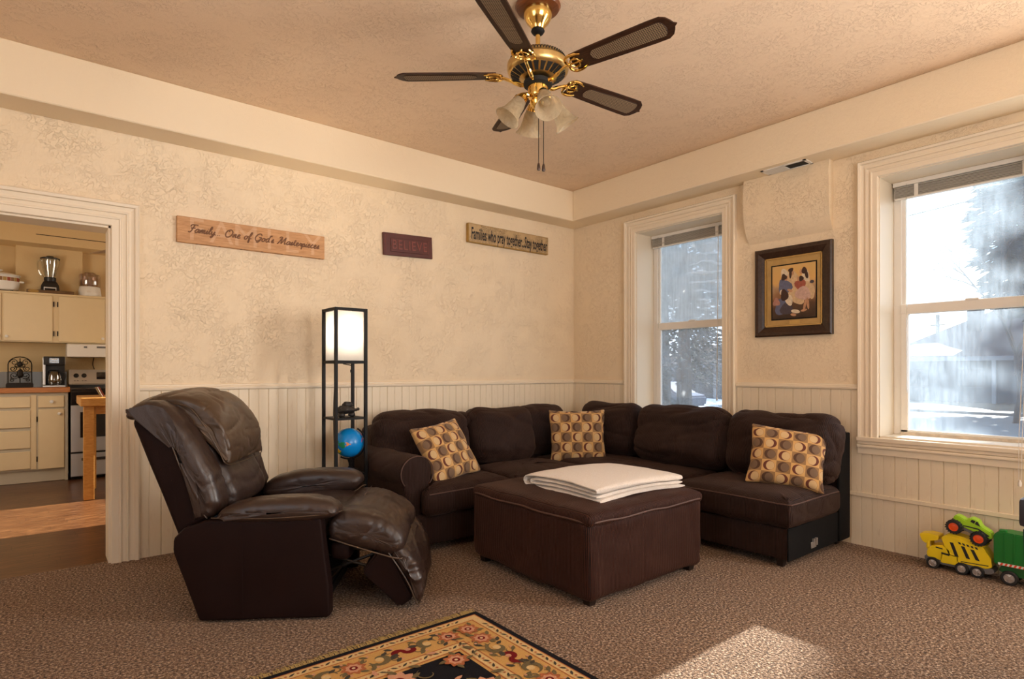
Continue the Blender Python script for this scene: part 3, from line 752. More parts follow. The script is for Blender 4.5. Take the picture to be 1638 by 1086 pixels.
M['sign1'] = woodgrain('oak_plank', (0.42, 0.20, 0.075), (0.64, 0.36, 0.17), (2, 10, 22), 4, 0.5)
M['sign1_pale'] = woodgrain('pale_sanded_oak', (0.52, 0.29, 0.15), (0.70, 0.44, 0.26), (2, 10, 22), 4, 0.55)
M['burnt'] = simple('burnt_lettering', (0.17, 0.075, 0.035), 0.7)
M['sign2'] = simple('dark_red_wood', (0.085, 0.016, 0.012), 0.42, var=0.3, nscale=30, bump=0.3, bscale=90)
M['sign2_letter'] = simple('dark_red_raised_letter', (0.20, 0.045, 0.035), 0.4)
def s3m():
    k = NT('antiqued_branch_print'); v = k.coord()
    n = k.noise(v, 34, 6, 0.6, 2.2)
    line = k.ramp(k.math('ABSOLUTE', k.math('SUBTRACT', n, 0.5)), [(0.0, (1, 1, 1)), (0.03, (0.5,) * 3), (0.06, (0, 0, 0))])
    line = k.math('MULTIPLY', line, k.ramp(k.noise(v, 9, 3), [(0.36, (0, 0, 0)), (0.5, (1, 1, 1))]))
    base = k.mix(k.noise(v, 14, 4), (0.40, 0.26, 0.12), (0.60, 0.43, 0.23))
    k.set(base=k.mix(k.math('MULTIPLY', line, 0.8), base, (0.10, 0.065, 0.03)), rough=0.6); return k.m
M['sign3'] = s3m()
M['gold_edge'] = simple('gilded_edge', (0.40, 0.24, 0.06), 0.45, 0.3, var=0.3, nscale=40)

r = thing('wooden_sign', 'long honey coloured oak sign with script lettering about family', 'wall sign', (-3.215, -0.002, 2.06))
b = B(); box(b, (-3.713, -0.032, 2.055), (-2.718, -0.002, 2.228), 0.003, 1); finish(b, 'board', M['sign1'], r, smooth=False)
for i, ch in enumerate('FAMILY'):
    b = B(); t = text_bm(ch, 0.215, 0.0, 1.05); merge(b, t, on_left_wall(-3.60 + i * 0.158, -0.0326, 2.142)); finish(b, 'faint_letter', M['sign1_pale'], r, smooth=False)
PT = "Family... One of God's Masterpieces"; tw = sum(PEN[c][0] for c in PT); xx = 0
for wd in PT.split(' '):
    ww = sum(PEN[c][0] for c in wd); b = B(); pen_text(b, wd, 0.0249, 0.0042); b.transform(on_left_wall(-3.205 + (xx + ww / 2 - tw / 2) * 0.0249, -0.034, 2.128)); finish(b, 'script_word', M['burnt'], r); xx += ww + PEN[' '][0]
for i in range(7): b = B(); box(b, (-3.60 + i * 0.14, -0.030, 2.0535), (-3.588 + i * 0.14, -0.014, 2.0555)); finish(b, 'nail_notch', M['burnt'], r, smooth=False)

r = thing('word_plaque', 'small dark red plaque with raised BELIEVE lettering, hung slightly crooked', 'wall sign', (-1.99, -0.002, 2.262))
mx = Matrix.Translation((-1.99, 0, 2.257)) @ Matrix.Rotation(radians(-2.2), 4, 'Y')
b = B(); t = bmesh.new(); box(t, (-0.232, -0.026, -0.093), (0.232, -0.003, 0.093), 0.003, 1); merge(b, t, mx); finish(b, 'board', M['sign2'], r, smooth=False)
b = B(); t = bmesh.new(); box(t, (-0.17, -0.031, -0.062), (0.19, -0.026, 0.052), 0.002, 1); merge(b, t, mx); finish(b, 'raised_panel', M['sign2'], r, smooth=False)
b = B(); t = text_bm('BELIEVE', 0.112, 0.002, 0.80, space=1.12); merge(b, t, mx @ on_left_wall(0.008, -0.032, -0.006))
t = bmesh.new(); box(t, (-0.215, -0.0285, -0.075), (-0.212, -0.026, 0.075)); box(t, (0.184, -0.033, -0.056), (0.188, -0.030, 0.046)); merge(b, t, mx)
finish(b, 'lettering', M['sign2_letter'], r, smooth=False)

r = thing('wooden_sign', 'antiqued tan sign with dark condensed lettering about praying together', 'wall sign', (-0.895, -0.002, 2.375))
b = B(); box(b, (-1.388, -0.040, 2.374), (-0.408, -0.002, 2.547), 0.003, 1); finish(b, 'board', [M['gold_edge']], r, smooth=False)
b = B(); box(b, (-1.382, -0.0425, 2.380), (-0.414, -0.040, 2.541), 0.001, 1); finish(b, 'printed_face', M['sign3'], r, smooth=False)
b = B(); t = text_bm('Families who pray together...Stay together', 0.150, 0.0006, 0.362, off=0.003); merge(b, t, on_left_wall(-0.893, -0.0432, 2.452)); finish(b, 'lettering', M['blackplastic'], r, smooth=False)

# ------------------------------------------------------------------ FRAMED PICTURE (a plain stand-in scene inside)
def face_prism(bm, y0, z0, y1, z1, x0, x1, bev=0.0): box(bm, (x0, y0, z0), (x1, y1, z1), bev, 1)
r = thing('framed_picture', 'dark wood framed print with gold mat hanging between the two windows', 'picture', (-0.02, -2.324, 1.465))
M['frame'] = woodgrain('dark_frame_wood', (0.022, 0.010, 0.006), (0.060, 0.030, 0.018), (6, 6, 6), 6, 0.3)
M['mat'] = simple('gold_suede_mat', (0.46, 0.29, 0.10), 0.8, var=0.28, nscale=16)
Y0, Y1, Z0, Z1 = -2.613, -2.035, 1.464, 2.141
b = B(); FP = [(0, 0.001), (0, 0.030), (0.010, 0.038), (0.030, 0.036), (0.055, 0.024), (0.070, 0.018), (0.074, 0.012), (0.074, 0.004)]
t = bmesh.new(); V = []
for o_, h in FP: V.append([t.verts.new(p) for p in ((-h, Y0 + o_, Z0 + o_), (-h, Y0 + o_, Z1 - o_), (-h, Y1 - o_, Z1 - o_), (-h, Y1 - o_, Z0 + o_))])
for a, c in zip(V, V[1:]):
    for i in range(4): t.faces.new((a[i], a[(i + 1) % 4], c[(i + 1) % 4], c[i]))
merge(b, t); finish(b, 'frame', M['frame'], r, smooth=False)
b = B()
for d, w, x in ((0.074, 0.008, -0.016), (0.088, 0.003, -0.0125)):
    box(b, (x, Y0 + d, Z0 + d), (-0.004, Y0 + d + w, Z1 - d)); box(b, (x, Y1 - d - w, Z0 + d), (-0.004, Y1 - d, Z1 - d)); box(b, (x, Y0 + d, Z0 + d), (-0.004, Y1 - d, Z0 + d + w)); box(b, (x, Y0 + d, Z1 - d - w), (-0.004, Y1 - d, Z1 - d))
finish(b, 'gold_fillet', M['brass_dull'], r, smooth=False)
b = B(); box(b, (-0.010, Y0 + 0.07, Z0 + 0.07), (-0.003, Y1 - 0.07, Z1 - 0.07)); finish(b, 'mat', M['mat'], r, smooth=False)
py0, py1, pz0, pz1 = -2.492, -2.168, 1.598, 2.000
b = B(); box(b, (-0.0115, py0 - 0.010, pz0 - 0.010), (-0.0095, py1 + 0.010, pz1 + 0.010)); finish(b, 'inner_mat', M['black'], r, smooth=False)
def printm():
    k = NT('warm_painted_print'); c = k.coord('Object'); sp = k.n('SeparateXYZ', {'Vector': c})
    h = k.math('DIVIDE', k.math('SUBTRACT', sp.outputs[2], 0.133), 0.402)
    h = k.math('ADD', h, k.math('MULTIPLY', k.math('SUBTRACT', k.noise(c, 12, 5), 0.5), 0.35))
    k.set(base=k.ramp(h, [(0.0, (0.035, 0.015, 0.008)), (0.25, (0.10, 0.045, 0.02)), (0.42, (0.30, 0.14, 0.06)), (0.6, (0.42, 0.26, 0.14)), (0.72, (0.70, 0.40, 0.13)), (1.0, (0.66, 0.42, 0.15))]), rough=0.35); return k.m
b = B(); box(b, (-0.0125, py0, pz0), (-0.0110, py1, pz1)); finish(b, 'print', printm(), r, smooth=False)
# loose painted figures of a seated family: flat patches of paint
patch = {}
def pcol(n, c): patch[n] = simple('paint_' + n, c, 0.5, var=0.35, nscale=60); return n
for n, c in dict(cream=(0.60, 0.42, 0.24), blue=(0.11, 0.12, 0.20), rose=(0.42, 0.20, 0.15), skin=(0.50, 0.26, 0.14), hair=(0.045, 0.016, 0.010), white=(0.70, 0.58, 0.42), dark=(0.06, 0.045, 0.06), pink=(0.55, 0.36, 0.30), red=(0.34, 0.085, 0.05)).items(): pcol(n, c)
def blob(bm, u, v, ru, rv, rot=0.0, k=0.0, mi=0):
    t = bmesh.new(); vs = []
    for i in range(16):
        a = 2 * pi * i / 16; q = 1 + k * sin(3 * a + u * 30)
        x, y = ru * q * cos(a), rv * q * sin(a)
        vs.append(t.verts.new((0, -(x * cos(rot) - y * sin(rot)), x * sin(rot) + y * cos(rot))))
    t.faces.new(vs)
    merge(bm, t, Matrix.Translation((-0.0130 - 0.00003 * len(bm.faces), py1 - u * (py1 - py0), pz0 + v * (pz1 - pz0))), mi)
names = list(patch); b = B()
for c, u, v, ru, rv, ro, kk in [('white', .30, .83, .030, .045, .3, .1), ('cream', .48, .60, .060, .110, -.1, .12), ('cream', .60, .38, .045, .060, .5, .1), ('skin', .46, .85, .016, .022, 0, 0), ('hair', .44, .90, .020, .016, .4, .1), ('hair', .43, .82, .010, .030, 0, .1),
    ('blue', .30, .60, .052, .060, .3, .15), ('skin', .33, .76, .014, .020, 0, 0), ('hair', .28, .78, .022, .024, 0, .15), ('skin', .42, .52, .022, .010, -.4, 0), ('white', .22, .50, .014, .020, 0, 0),
    ('white', .78, .70, .032, .070, .1, .12), ('skin', .68, .85, .013, .019, 0, 0), ('hair', .75, .86, .020, .026, .2, .1), ('hair', .80, .78, .012, .030, .2, 0), ('cream', .88, .50, .030, .070, .3, .1),
    ('red', .66, .60, .040, .045, .5, .15), ('skin', .62, .72, .012, .017, .3, 0), ('hair', .68, .72, .018, .020, 0, .1), ('pink', .72, .44, .058, .050, -.4, .12), ('skin', .76, .22, .009, .048, -.2, 0), ('skin', .83, .25, .009, .045, .1, 0), ('skin', .74, .13, .024, .009, .2, 0),
    ('blue', .24, .22, .060, .060, -.4, .15), ('dark', .34, .18, .050, .045, .2, .1), ('white', .40, .34, .028, .042, .2, .1), ('hair', .29, .44, .030, .045, .1, .12), ('white', .55, .12, .034, .014, -.2, 0), ('skin', .50, .06, .022, .010, -.2, 0), ('rose', .10, .32, .026, .030, 0, .2), ('dark', .92, .64, .016, .012, 0, 0)]:
    blob(b, u, v, ru, rv, ro, kk, names.index(c))
finish(b, 'painted_figures', [patch[n] for n in names], r, smooth=False)
b = B(); box(b, (-0.0115, -2.375, 1.556), (-0.0095, -2.300, 1.580)); finish(b, 'name_plate', M['brass_dull'], r, smooth=False)

# ------------------------------------------------------------------ SHELF LAMP
LX0, LX1, LY0, LY1, LZ = -2.86, -2.623, -0.585, -0.345, 1.636
r = thing('floor_lamp', 'tall black shelf floor lamp with a lit white square shade', 'floor lamp', ((LX0 + LX1) / 2, (LY0 + LY1) / 2, 0))
pw = 0.021
for x in (LX0, LX1 - pw):
    for y in (LY0, LY1 - pw):
        b = B(); box(b, (x, y, 0), (x + pw, y + pw, LZ), 0.0015, 1); finish(b, 'post', M['black'], r, smooth=False)
def ring(bm, z0, z1, w):
    box(bm, (LX0 + pw, LY0 + .003, z0), (LX1 - pw, LY0 + w, z1)); box(bm, (LX0 + pw, LY1 - w, z0), (LX1 - pw, LY1 - .003, z1)); box(bm, (LX0 + .003, LY0 + pw, z0), (LX0 + w, LY1 - pw, z1)); box(bm, (LX1 - w, LY0 + pw, z0), (LX1 - .003, LY1 - pw, z1))
b = B(); ring(b, LZ - 0.02, LZ, pw); finish(b, 'top_rail', M['black'], r, smooth=False)
for z in (0.045, 0.475, 0.862):
    b = B(); box(b, (LX0 + 0.004, LY0 + 0.004, z), (LX1 - 0.004, LY1 - 0.004, z + 0.014)); finish(b, 'shelf', M['black'], r, smooth=False)
b = B(); ring(b, 1.252, 1.272, pw); box(b, (LX0 + pw, (LY0 + LY1) / 2 - .01, 1.256), (LX1 - pw, (LY0 + LY1) / 2 + .01, 1.266)); finish(b, 'shade_rail', M['black'], r, smooth=False)
b = B(); i = 0.0215; t = bmesh.new()
c = [(LX0 + i, LY0 + i), (LX1 - i, LY0 + i), (LX1 - i, LY1 - i), (LX0 + i, LY1 - i)]
lo = [t.verts.new((*p, 1.272)) for p in c]; hi = [t.verts.new((*p, LZ - 0.021)) for p in c]
for q in range(4): t.faces.new((lo[q], lo[(q + 1) % 4], hi[(q + 1) % 4], hi[q]))
merge(b, t); finish(b, 'lamp_shade', M['shade'], r, smooth=False)
b = B(); xc, yc = (LX0 + LX1) / 2, (LY0 + LY1) / 2
lathe(b, [(0.0, 1.262), (0.018, 1.262), (0.018, 1.31), (0.014, 1.32), (0, 1.32)], 14, Matrix.Translation((xc, yc, 0))); finish(b, 'socket', M['black'], r)
b = B(); tube(b, [(xc + .03, yc - .04, 1.25), (xc + .03, yc - .04, 1.21)], 0.0015, 5); lathe(b, [(0, 1.212), (.006, 1.208), (.006, 1.19), (0, 1.188)], 8, Matrix.Translation((xc + .03, yc - .04, 0))); tube(b, [(xc - 0.01, yc, 1.25), (xc + .03, yc - .04, 1.24)], 0.004, 6); finish(b, 'pull_switch', M['black'], r)
def bulbm():
    k = NT('glowing_bulb'); k.set(base=(1, 1, 1), em=k.mix(k.noise(k.coord(), 5), (1, .80, .58), (1, .84, .62)), ems=6.0); return k.m
b = B(); lathe(b, [(0.012, 1.32), (0.016, 1.335), (0.030, 1.365), (0.032, 1.39), (0.022, 1.415), (0, 1.425)], 18, Matrix.Translation((xc, yc, 0))); finish(b, 'bulb', bulbm(), r)
L = lamp('lamp_bulb_light', 'POINT', 11, (1.0, 0.80, 0.58), (xc, yc, 1.47)); L.data.shadow_soft_size = 0.035
# cable down the back
b = B(); tube(b, catmull([(xc - .02, LY1 - .01, 1.25), (xc - .03, LY1 + .005, 0.9), (xc - .02, LY1 + .01, .4), (xc - .04, LY1 + .03, .02)], 6), 0.003, 6); finish(b, 'power_cord', M['black'], r)

# globe on the lamp's lower shelf
gx, gy, gz, gr = -2.715, -0.478, 0.693, 0.103
r = thing('desk_globe', 'blue desk globe on a shelf of the black floor lamp', 'globe', (gx, gy, 0.489))
def globem():
    k = NT('globe_map'); v = k.coord(); n = k.noise(v, 9.5, 4, 0.55, 0.3); vo = k.n('TexVoronoi', {'Vector': v, 'Scale': 13.0}); hue = k.n('SeparateColor', {'Color': vo.outputs['Color']})
    land = k.ramp(hue.outputs[0], [(0.0, (0.80, 0.10, 0.03)), (0.22, (0.90, 0.62, 0.03)), (0.45, (0.02, 0.28, 0.12)), (0.66, (0.85, 0.28, 0.06)), (0.85, (0.55, 0.10, 0.30))], 'CONSTANT')
    k.set(base=k.mix(k.ramp(n, [(0.555, (0, 0, 0)), (0.565, (1, 1, 1))]), k.mix(k.noise(v, 20, 3), (0.0, 0.20, 0.62), (0.01, 0.30, 0.78)), land), rough=0.25); return k.m
b = B(); bmesh.ops.create_uvsphere(b, u_segments=40, v_segments=24, radius=gr); b.transform(Matrix.Translation((gx, gy, gz))); finish(b, 'ball', globem(), r)
# meridian arc tilted, foot and stem
b = B(); ax = Vector((0.46, -0.19, 0.86)).normalized(); side = ax.cross(Vector((0.38, 0.92, 0))).normalized()
pts = [Vector((gx, gy, gz)) + (gr + 0.010) * (cos(a) * ax + sin(a) * side * (1 if side.dot(Vector((0.9, -0.38, 0))) > 0 else -1)) for a in [pi * i / 24 for i in range(25)]]
tube(b, pts, 0.006, 8); finish(b, 'meridian_arm', M['black'], r)
b = B(); lathe(b, [(0.0, 0.0), (0.062, 0.0), (0.066, 0.006), (0.055, 0.016), (0.02, 0.026), (0.010, 0.04), (0.012, 0.06), (0.02, 0.085), (0.012, 0.095), (0, 0.096)], 28, Matrix.Translation((gx + .01, gy, 0.489))); finish(b, 'stand', M['black'], r)

# lumpy dark figurine on the shelf above
r = thing('figurine', 'small black figurine on the shelf above the globe', 'figurine', (-2.735, -0.475, 0.876))
M['carved'] = simple('carved_black_stone', (0.018, 0.015, 0.014), 0.5, bump=0.6, bscale=60, bdist=0.01)
def lump(bm, c, rad, seed, amp=0.2):
    t = bmesh.new(); bmesh.ops.create_icosphere(t, subdivisions=3, radius=1)
    for v in t.verts: v.co = v.co * (1 + amp * noise.noise(v.co * 1.6 + Vector((seed, 0, 0))))
    merge(bm, t, Matrix.Translation(c) @ Matrix.Diagonal((*rad, 1)))
b = B(); lump(b, (-2.735, -0.475, 0.930), (0.062, 0.045, 0.034), 1); lump(b, (-2.728, -0.480, 0.962), (0.036, 0.030, 0.024), 2); lump(b, (-2.775, -0.49, 0.893), (0.026, 0.024, 0.018), 3); lump(b, (-2.700, -0.49, 0.893), (0.024, 0.022, 0.018), 4); finish(b, 'body', M['carved'], r)
b = B(); tube(b, catmull([(-2.80, -.49, .915), (-2.75, -.53, .925), (-2.69, -.52, .925), (-2.655, -.50, .93)], 5), [0.010] * 15 + [0.012], 8); finish(b, 'arm', M['carved'], r)

# ------------------------------------------------------------------ CEILING FAN
FX, FY, BZ, FR = -2.5115, -2.2646, 2.655, 0.712
T = Matrix.Translation((FX, FY, 0))
r = thing('ceiling_fan', 'brass ceiling fan with five walnut and cane blades and four glass shades', 'ceiling fan', (FX, FY, ZC))
b = B(); lathe(b, [(0, ZC), (0.108, ZC), (0.112, ZC - 0.008), (0.104, ZC - 0.022), (0.085, ZC - 0.028), (0, ZC - 0.028)], 40, T); finish(b, 'ceiling_medallion', M['medallion'], r)
b = B(); lathe(b, [(0.069, ZC - 0.026), (0.071, ZC - 0.034), (0.068, ZC - 0.060), (0.055, ZC - 0.085), (0.040, ZC - 0.100), (0.034, ZC - 0.112), (0.030, ZC - 0.120), (0, ZC - 0.120)], 36, T); finish(b, 'canopy', M['brass'], r)
b = B(); lathe(b, [(0.0, ZC - 0.115), (0.030, ZC - 0.117), (0.034, ZC - 0.128), (0.026, ZC - 0.140), (0.012, ZC - 0.146), (0, ZC - 0.146)], 24, T); finish(b, 'hanger_ball', M['black'], r)
b = B(); lathe(b, [(0.0115, ZC - 0.140), (0.0115, BZ + 0.115), (0.03, BZ + 0.112), (0.03, BZ + 0.095)], 16, T); finish(b, 'downrod', M['brass'], r)
b = B(); lathe(b, [(0.0, BZ + 0.100), (0.07, BZ + 0.098), (0.112, BZ + 0.092), (0.130, BZ + 0.082), (0.136, BZ + 0.068), (0.140, BZ + 0.058), (0.151, BZ + 0.050), (0.152, BZ + 0.028), (0.148, BZ + 0.014), (0.138, BZ + 0.006), (0.092, BZ - 0.016), (0.060, BZ - 0.024), (0, BZ - 0.024)], 56, T)
mh = finish(b, 'motor_housing', M['brass_dull'], r)
b = B()
for i in range(24):      # open slots round the underside and pierced band round the top
    a = 2 * pi * i / 24
    t = bmesh.new(); q = [(0.096, -0.017), (0.136, 0.008)]
    w0, w1_ = 0.0075, 0.0125
    vs = [t.verts.new(p) for p in ((0.092, -w0, BZ - 0.0185), (0.134, -w1_, BZ + 0.0018), (0.134, w1_, BZ + 0.0018), (0.092, w0, BZ - 0.0185))]
    vs2 = [t.verts.new(p.co + Vector((0.002, 0, 0.010))) for p in vs]
    t.faces.new(vs); t.faces.new(vs2[::-1])
    for k in range(4): t.faces.new((vs[k], vs2[k], vs2[(k + 1) % 4], vs[(k + 1) % 4]))
    merge(b, t, T @ Matrix.Rotation(a, 4, 'Z'))
finish(b, 'vent_slots', M['slot'], mh, smooth=False)
b = B()
for i in range(60):
    a = 2 * pi * i / 60; t = bmesh.new(); box(t, (0.120, -0.0028, BZ + 0.066), (0.1385, 0.0028, BZ + 0.074)); merge(b, t, T @ Matrix.Rotation(a, 4, 'Z'))
    t = bmesh.new(); box(t, (0.115, -0.002, BZ + 0.076), (0.1345, 0.002, BZ + 0.080)); merge(b, t, T @ Matrix.Rotation(a + .05, 4, 'Z'))
finish(b, 'pierced_band', M['slot'], mh, smooth=False)
b = B(); lathe(b, [(0.058, BZ - 0.026), (0.070, BZ - 0.034), (0.070, BZ - 0.052), (0.045, BZ - 0.058), (0, BZ - 0.058)], 32, T); finish(b, 'flywheel', M['slot'], r)
b = B(); lathe(b, [(0.040, BZ - 0.052), (0.050, BZ - 0.058), (0.050, BZ - 0.100), (0.046, BZ - 0.112), (0.034, BZ - 0.122), (0.040, BZ - 0.132), (0.036, BZ - 0.150), (0.020, BZ - 0.168), (0.010, BZ - 0.172), (0.013, BZ - 0.185), (0, BZ - 0.196)], 32, T); finish(b, 'light_kit_hub', M['brass'], r)
# blades
def blade_outline():
    p = [(0.205, -0.052), (0.20, 0.0), (0.205, 0.052), (0.30, 0.058), (0.45, 0.063), (0.60, 0.067), (0.655, 0.066), (0.680, 0.050), (0.693, 0.028), (0.700, 0.010), (0.712, 0.0), (0.700, -0.010), (0.693, -0.028), (0.680, -0.050), (0.655, -0.066), (0.60, -0.067), (0.45, -0.063), (0.30, -0.058)]
    return p
def oval(x0, x1, w0, w1_, n=10):
    pts = []
    for i in range(n + 1): a = pi / 2 + pi * i / n; pts.append((x0 + w0 + w0 * cos(a) * 1.0, w0 * sin(a)))
    for i in range(n + 1): a = -pi / 2 + pi * i / n; pts.append((x1 - w1_ * .6 + w1_ * .6 * cos(a), w1_ * sin(a)))
    return pts
PITCH = radians(-12)
for k in range(5):
    a = radians(67.37 + 72 * k)
    mx = T @ Matrix.Translation((0, 0, BZ)) @ Matrix.Rotation(a, 4, 'Z') @ Matrix.Rotation(PITCH, 4, 'X')
    b = B(); prism(b, blade_outline(), lambda u, v, h: (u, v, h), -0.003, 0.003); b.transform(mx); bl = finish(b, 'blade', M['blade'], r, smooth=False)
    # give the blade its own frame so the grain follows its length
    o_mx = Matrix.Translation((FX, FY, BZ)) @ Matrix.Rotation(a, 4, 'Z') @ Matrix.Rotation(PITCH, 4, 'X')
    loc = Matrix.Translation(Vector((FX, FY, ZC))).inverted() @ o_mx
    bl.data.transform(loc.inverted()); bl.matrix_local = loc
    b = B(); prism(b, oval(0.30, 0.665, 0.034, 0.046), lambda u, v, h: (u, v, h), -0.0042, 0.0042); c = finish(b, 'cane_panel', M['cane'], None, smooth=False); c.parent = bl
    b = B()
    p = oval(0.30, 0.665, 0.034, 0.046)
    tube(b, [(x, y, -0.004) for x, y in p], 0.0012, 5, closed=True); c = finish(b, 'cane_rim', M['blade'], None, smooth=True); c.parent = bl
    b = B()    # cast brass blade iron
    tube(b, catmull([(0.052, 0, -0.040), (0.085, 0.006, -0.045), (0.125, 0.0, -0.028), (0.165, -0.004, -0.012), (0.19, 0, -0.008)], 6), [0.010] * 12 + [0.008] * 13, 8)
    for s in (1, -1):
        tube(b, catmull([(0.180, 0, -0.008), (0.178, 0.030 * s, -0.009), (0.198, 0.050 * s, -0.009), (0.232, 0.052 * s, -0.008), (0.262, 0.040 * s, -0.007)], 6), [0.007] * 16 + [0.006] * 5 + [0.0045] * 4, 8)
        tube(b, catmull([(0.190, 0.006 * s, -0.008), (0.208, 0.026 * s, -0.009), (0.232, 0.020 * s, -0.008), (0.240, 0.004 * s, -0.008)], 6), 0.0048, 8)
    tube(b, [(0.185, 0, -0.007), (0.25, 0, -0.006)], 0.005, 8)
    for q in ((0.225, 0.030), (0.225, -0.030), (0.25, 0)): lathe(b, [(0, -0.010), (0.006, -0.009), (0.007, -0.004)], 10, Matrix.Translation((*q, 0)))
    c = finish(b, 'blade_iron', M['brass'], None); c.parent = bl
# shades
for k in range(4):
    a = radians(-113 + 90 * k); d = Vector((cos(a), sin(a), 0)); ctr = Vector((FX, FY, BZ - 0.105))
    b = B(); tube(b, catmull([ctr + d * 0.040, ctr + d * 0.062 + Vector((0, 0, 0.004)), ctr + d * 0.078 + Vector((0, 0, -0.012))], 5), 0.009, 8)
    tilt = Matrix.Translation(ctr + d * 0.078 + Vector((0, 0, -0.016))) @ Matrix.Rotation(a, 4, 'Z') @ Matrix.Rotation(radians(-36), 4, 'Y')
    lathe(b, [(0, 0.008), (0.024, 0.006), (0.027, -0.010), (0.030, -0.018)], 20, tilt); arm = finish(b, 'lamp_arm', M['brass'], r)
    b = B(); pr = [(0.026, -0.008), (0.030, -0.020), (0.037, -0.045), (0.041, -0.075), (0.046, -0.100), (0.056, -0.122), (0.066, -0.134), (0.064, -0.1345), (0.054, -0.122), (0.044, -0.100), (0.039, -0.075), (0.035, -0.045), (0.028, -0.020)]
    lathe(b, pr, 32, tilt); finish(b, 'glass_shade', M['frost'], r)
    b = B(); lathe(b, [(0.012, -0.012), (0.014, -0.03), (0.022, -0.055), (0.024, -0.075), (0.016, -0.092), (0, -0.098)], 16, tilt); finish(b, 'bulb', M['frost'], r)
for dx, zz in ((0.004, 2.200), (0.028, 2.195)):
    p = Vector((FX + dx * 0.778, FY - dx * 0.628, 0)); b = B()
    tube(b, [p + Vector((0, 0, BZ - 0.12)), p + Vector((0, 0, zz + 0.02))], 0.0020, 5)
    c = finish(b, 'pull_chain', M['iron'], r)
    b = B(); lathe(b, [(0, 0.026), (0.004, 0.024), (0.007, 0.014), (0.009, -0.006), (0.007, -0.012), (0, -0.012)], 12, Matrix.Translation((p.x, p.y, zz))); finish(b, 'chain_fob', M['frame'], c)

# ------------------------------------------------------------------ SECTIONAL SOFA
sofa = thing('sectional_sofa', 'dark brown corduroy L shaped sectional sofa filling the room corner', 'sofa', (-0.9, -0.9, 0))
def place(t, loc, rot=(0, 0, 0)):
    t.transform(Matrix.Translation(loc) @ Matrix.Rotation(rot[2], 4, 'Z') @ Matrix.Rotation(rot[0], 4, 'X') @ Matrix.Rotation(rot[1], 4, 'Y')); return t
def outline(o_poly, z0, z1, r, mat, name, parent, crown=0.0, seed=0.0, amp=0.006, n=120, secs=6, droop=None, wr=0.006):
    """cushion with plan outline o_poly, between z0 and z1"""
    b = B(); P = o_poly
    puff(b, P, lambda u, w, h: (u, w, h), z0, z1, r, n=n, secs=secs, smooth=2, cr=0.07)
    c = Vector((sum(p[0] for p in P) / len(P), sum(p[1] for p in P) / len(P), 0))
    x0, x1 = min(p[0] for p in P), max(p[0] for p in P); y0, y1 = min(p[1] for p in P), max(p[1] for p in P)
    bmesh.ops.subdivide_edges(b, edges=[e for e in b.edges if e.calc_length() > 0.07], cuts=2, use_grid_fill=True)
    for v in b.verts:
        if v.co.z > z1 - 0.03:
            a = (v.co.x - (x0 + x1) / 2) / ((x1 - x0) / 2); d = (v.co.y - (y0 + y1) / 2) / ((y1 - y0) / 2)
            v.co.z += crown * max(0, 1 - a ** 4) * max(0, 1 - d ** 4)
    b.normal_update()
    displace(b, lambda p: bumpy(p, amp, 5, seed) + wrinkle(p, wr, 4.5, seed))
    return finish(b, name, mat, parent)
def piping(name, pts, parent, r=0.004, mat=None, closed=False):
    b = B(); tube(b, pts, r, 6, closed=closed); return finish(b, name, mat or M['cord_edge'], parent)
# bases
b = B(); t = softbox(0.855, 0.46, 0.10, 0.02, 10); place(t, (-1.715, -0.62, 0.145)); displace(t, lambda p: bumpy(p, 0.005, 5)); merge(b, t); finish(b, 'seat_base', M['cord_x'], sofa)
b = B(); t = softbox(0.44, 1.27, 0.10, 0.02, 12); place(t, (-0.47, -1.45, 0.145)); displace(t, lambda p: bumpy(p, 0.005, 5, 3)); merge(b, t); finish(b, 'seat_base', M['cord_y'], sofa)
# feet
for x, y in ((-2.50, -1.0), (-1.3, -1.02), (-0.86, -2.66), (-0.86, -1.95), (-0.10, -2.66), (-2.5, -.25)):
    b = B(); t = bmesh.new(); lathe(t, [(0, 0), (0.024, 0), (0.034, 0.05), (0, 0.05)], 4); merge(b, t, Matrix.Translation((x, y, 0)) @ Matrix.Rotation(pi / 4, 4, 'Z')); finish(b, 'foot', M['darkwood'], sofa, smooth=False)
# back frames
b = B(); t = softbox(0.85, 0.115, 0.36, 0.05, 12, (0, 0.0, 0.01)); place(t, (-1.64, -0.275, 0.42)); displace(t, lambda p: bumpy(p, 0.006, 4)); merge(b, t)
t = softbox(0.40, 0.115, 0.36, 0.05, 8); place(t, (-0.42, -0.275, 0.42)); merge(b, t); finish(b, 'back_frame', M['cord_x'], sofa)
b = B(); t = softbox(0.085, 1.17, 0.375, 0.03, 12); place(t, (-0.125, -1.56, 0.415)); displace(t, lambda p: bumpy(p, 0.004, 4)); merge(b, t); finish(b, 'back_frame', M['cord_y'], sofa)
# the plain dark upholstery of the open end (where an arm could be attached) and its bracket
b = B(); box(b, (-0.905, -2.727, 0.045), (-0.045, -2.717, 0.245), 0.003, 1); box(b, (-0.215, -2.738, 0.045), (-0.040, -2.717, 0.775), 0.012, 2); ep = finish(b, 'end_panel', M['blacksheet'], sofa)
b = B(); box(b, (-0.62, -2.734, 0.075), (-0.55, -2.728, 0.115), 0.002, 1); box(b, (-0.60, -2.742, 0.115), (-0.585, -2.728, 0.135), 0.001, 1); box(b, (-0.565, -2.742, 0.09), (-0.548, -2.728, 0.135), 0.001, 1); b.transform(Matrix.Translation(-Vector(sofa.location))); finish(b, 'joining_bracket', M['steel'], ep, world=False, smooth=False)

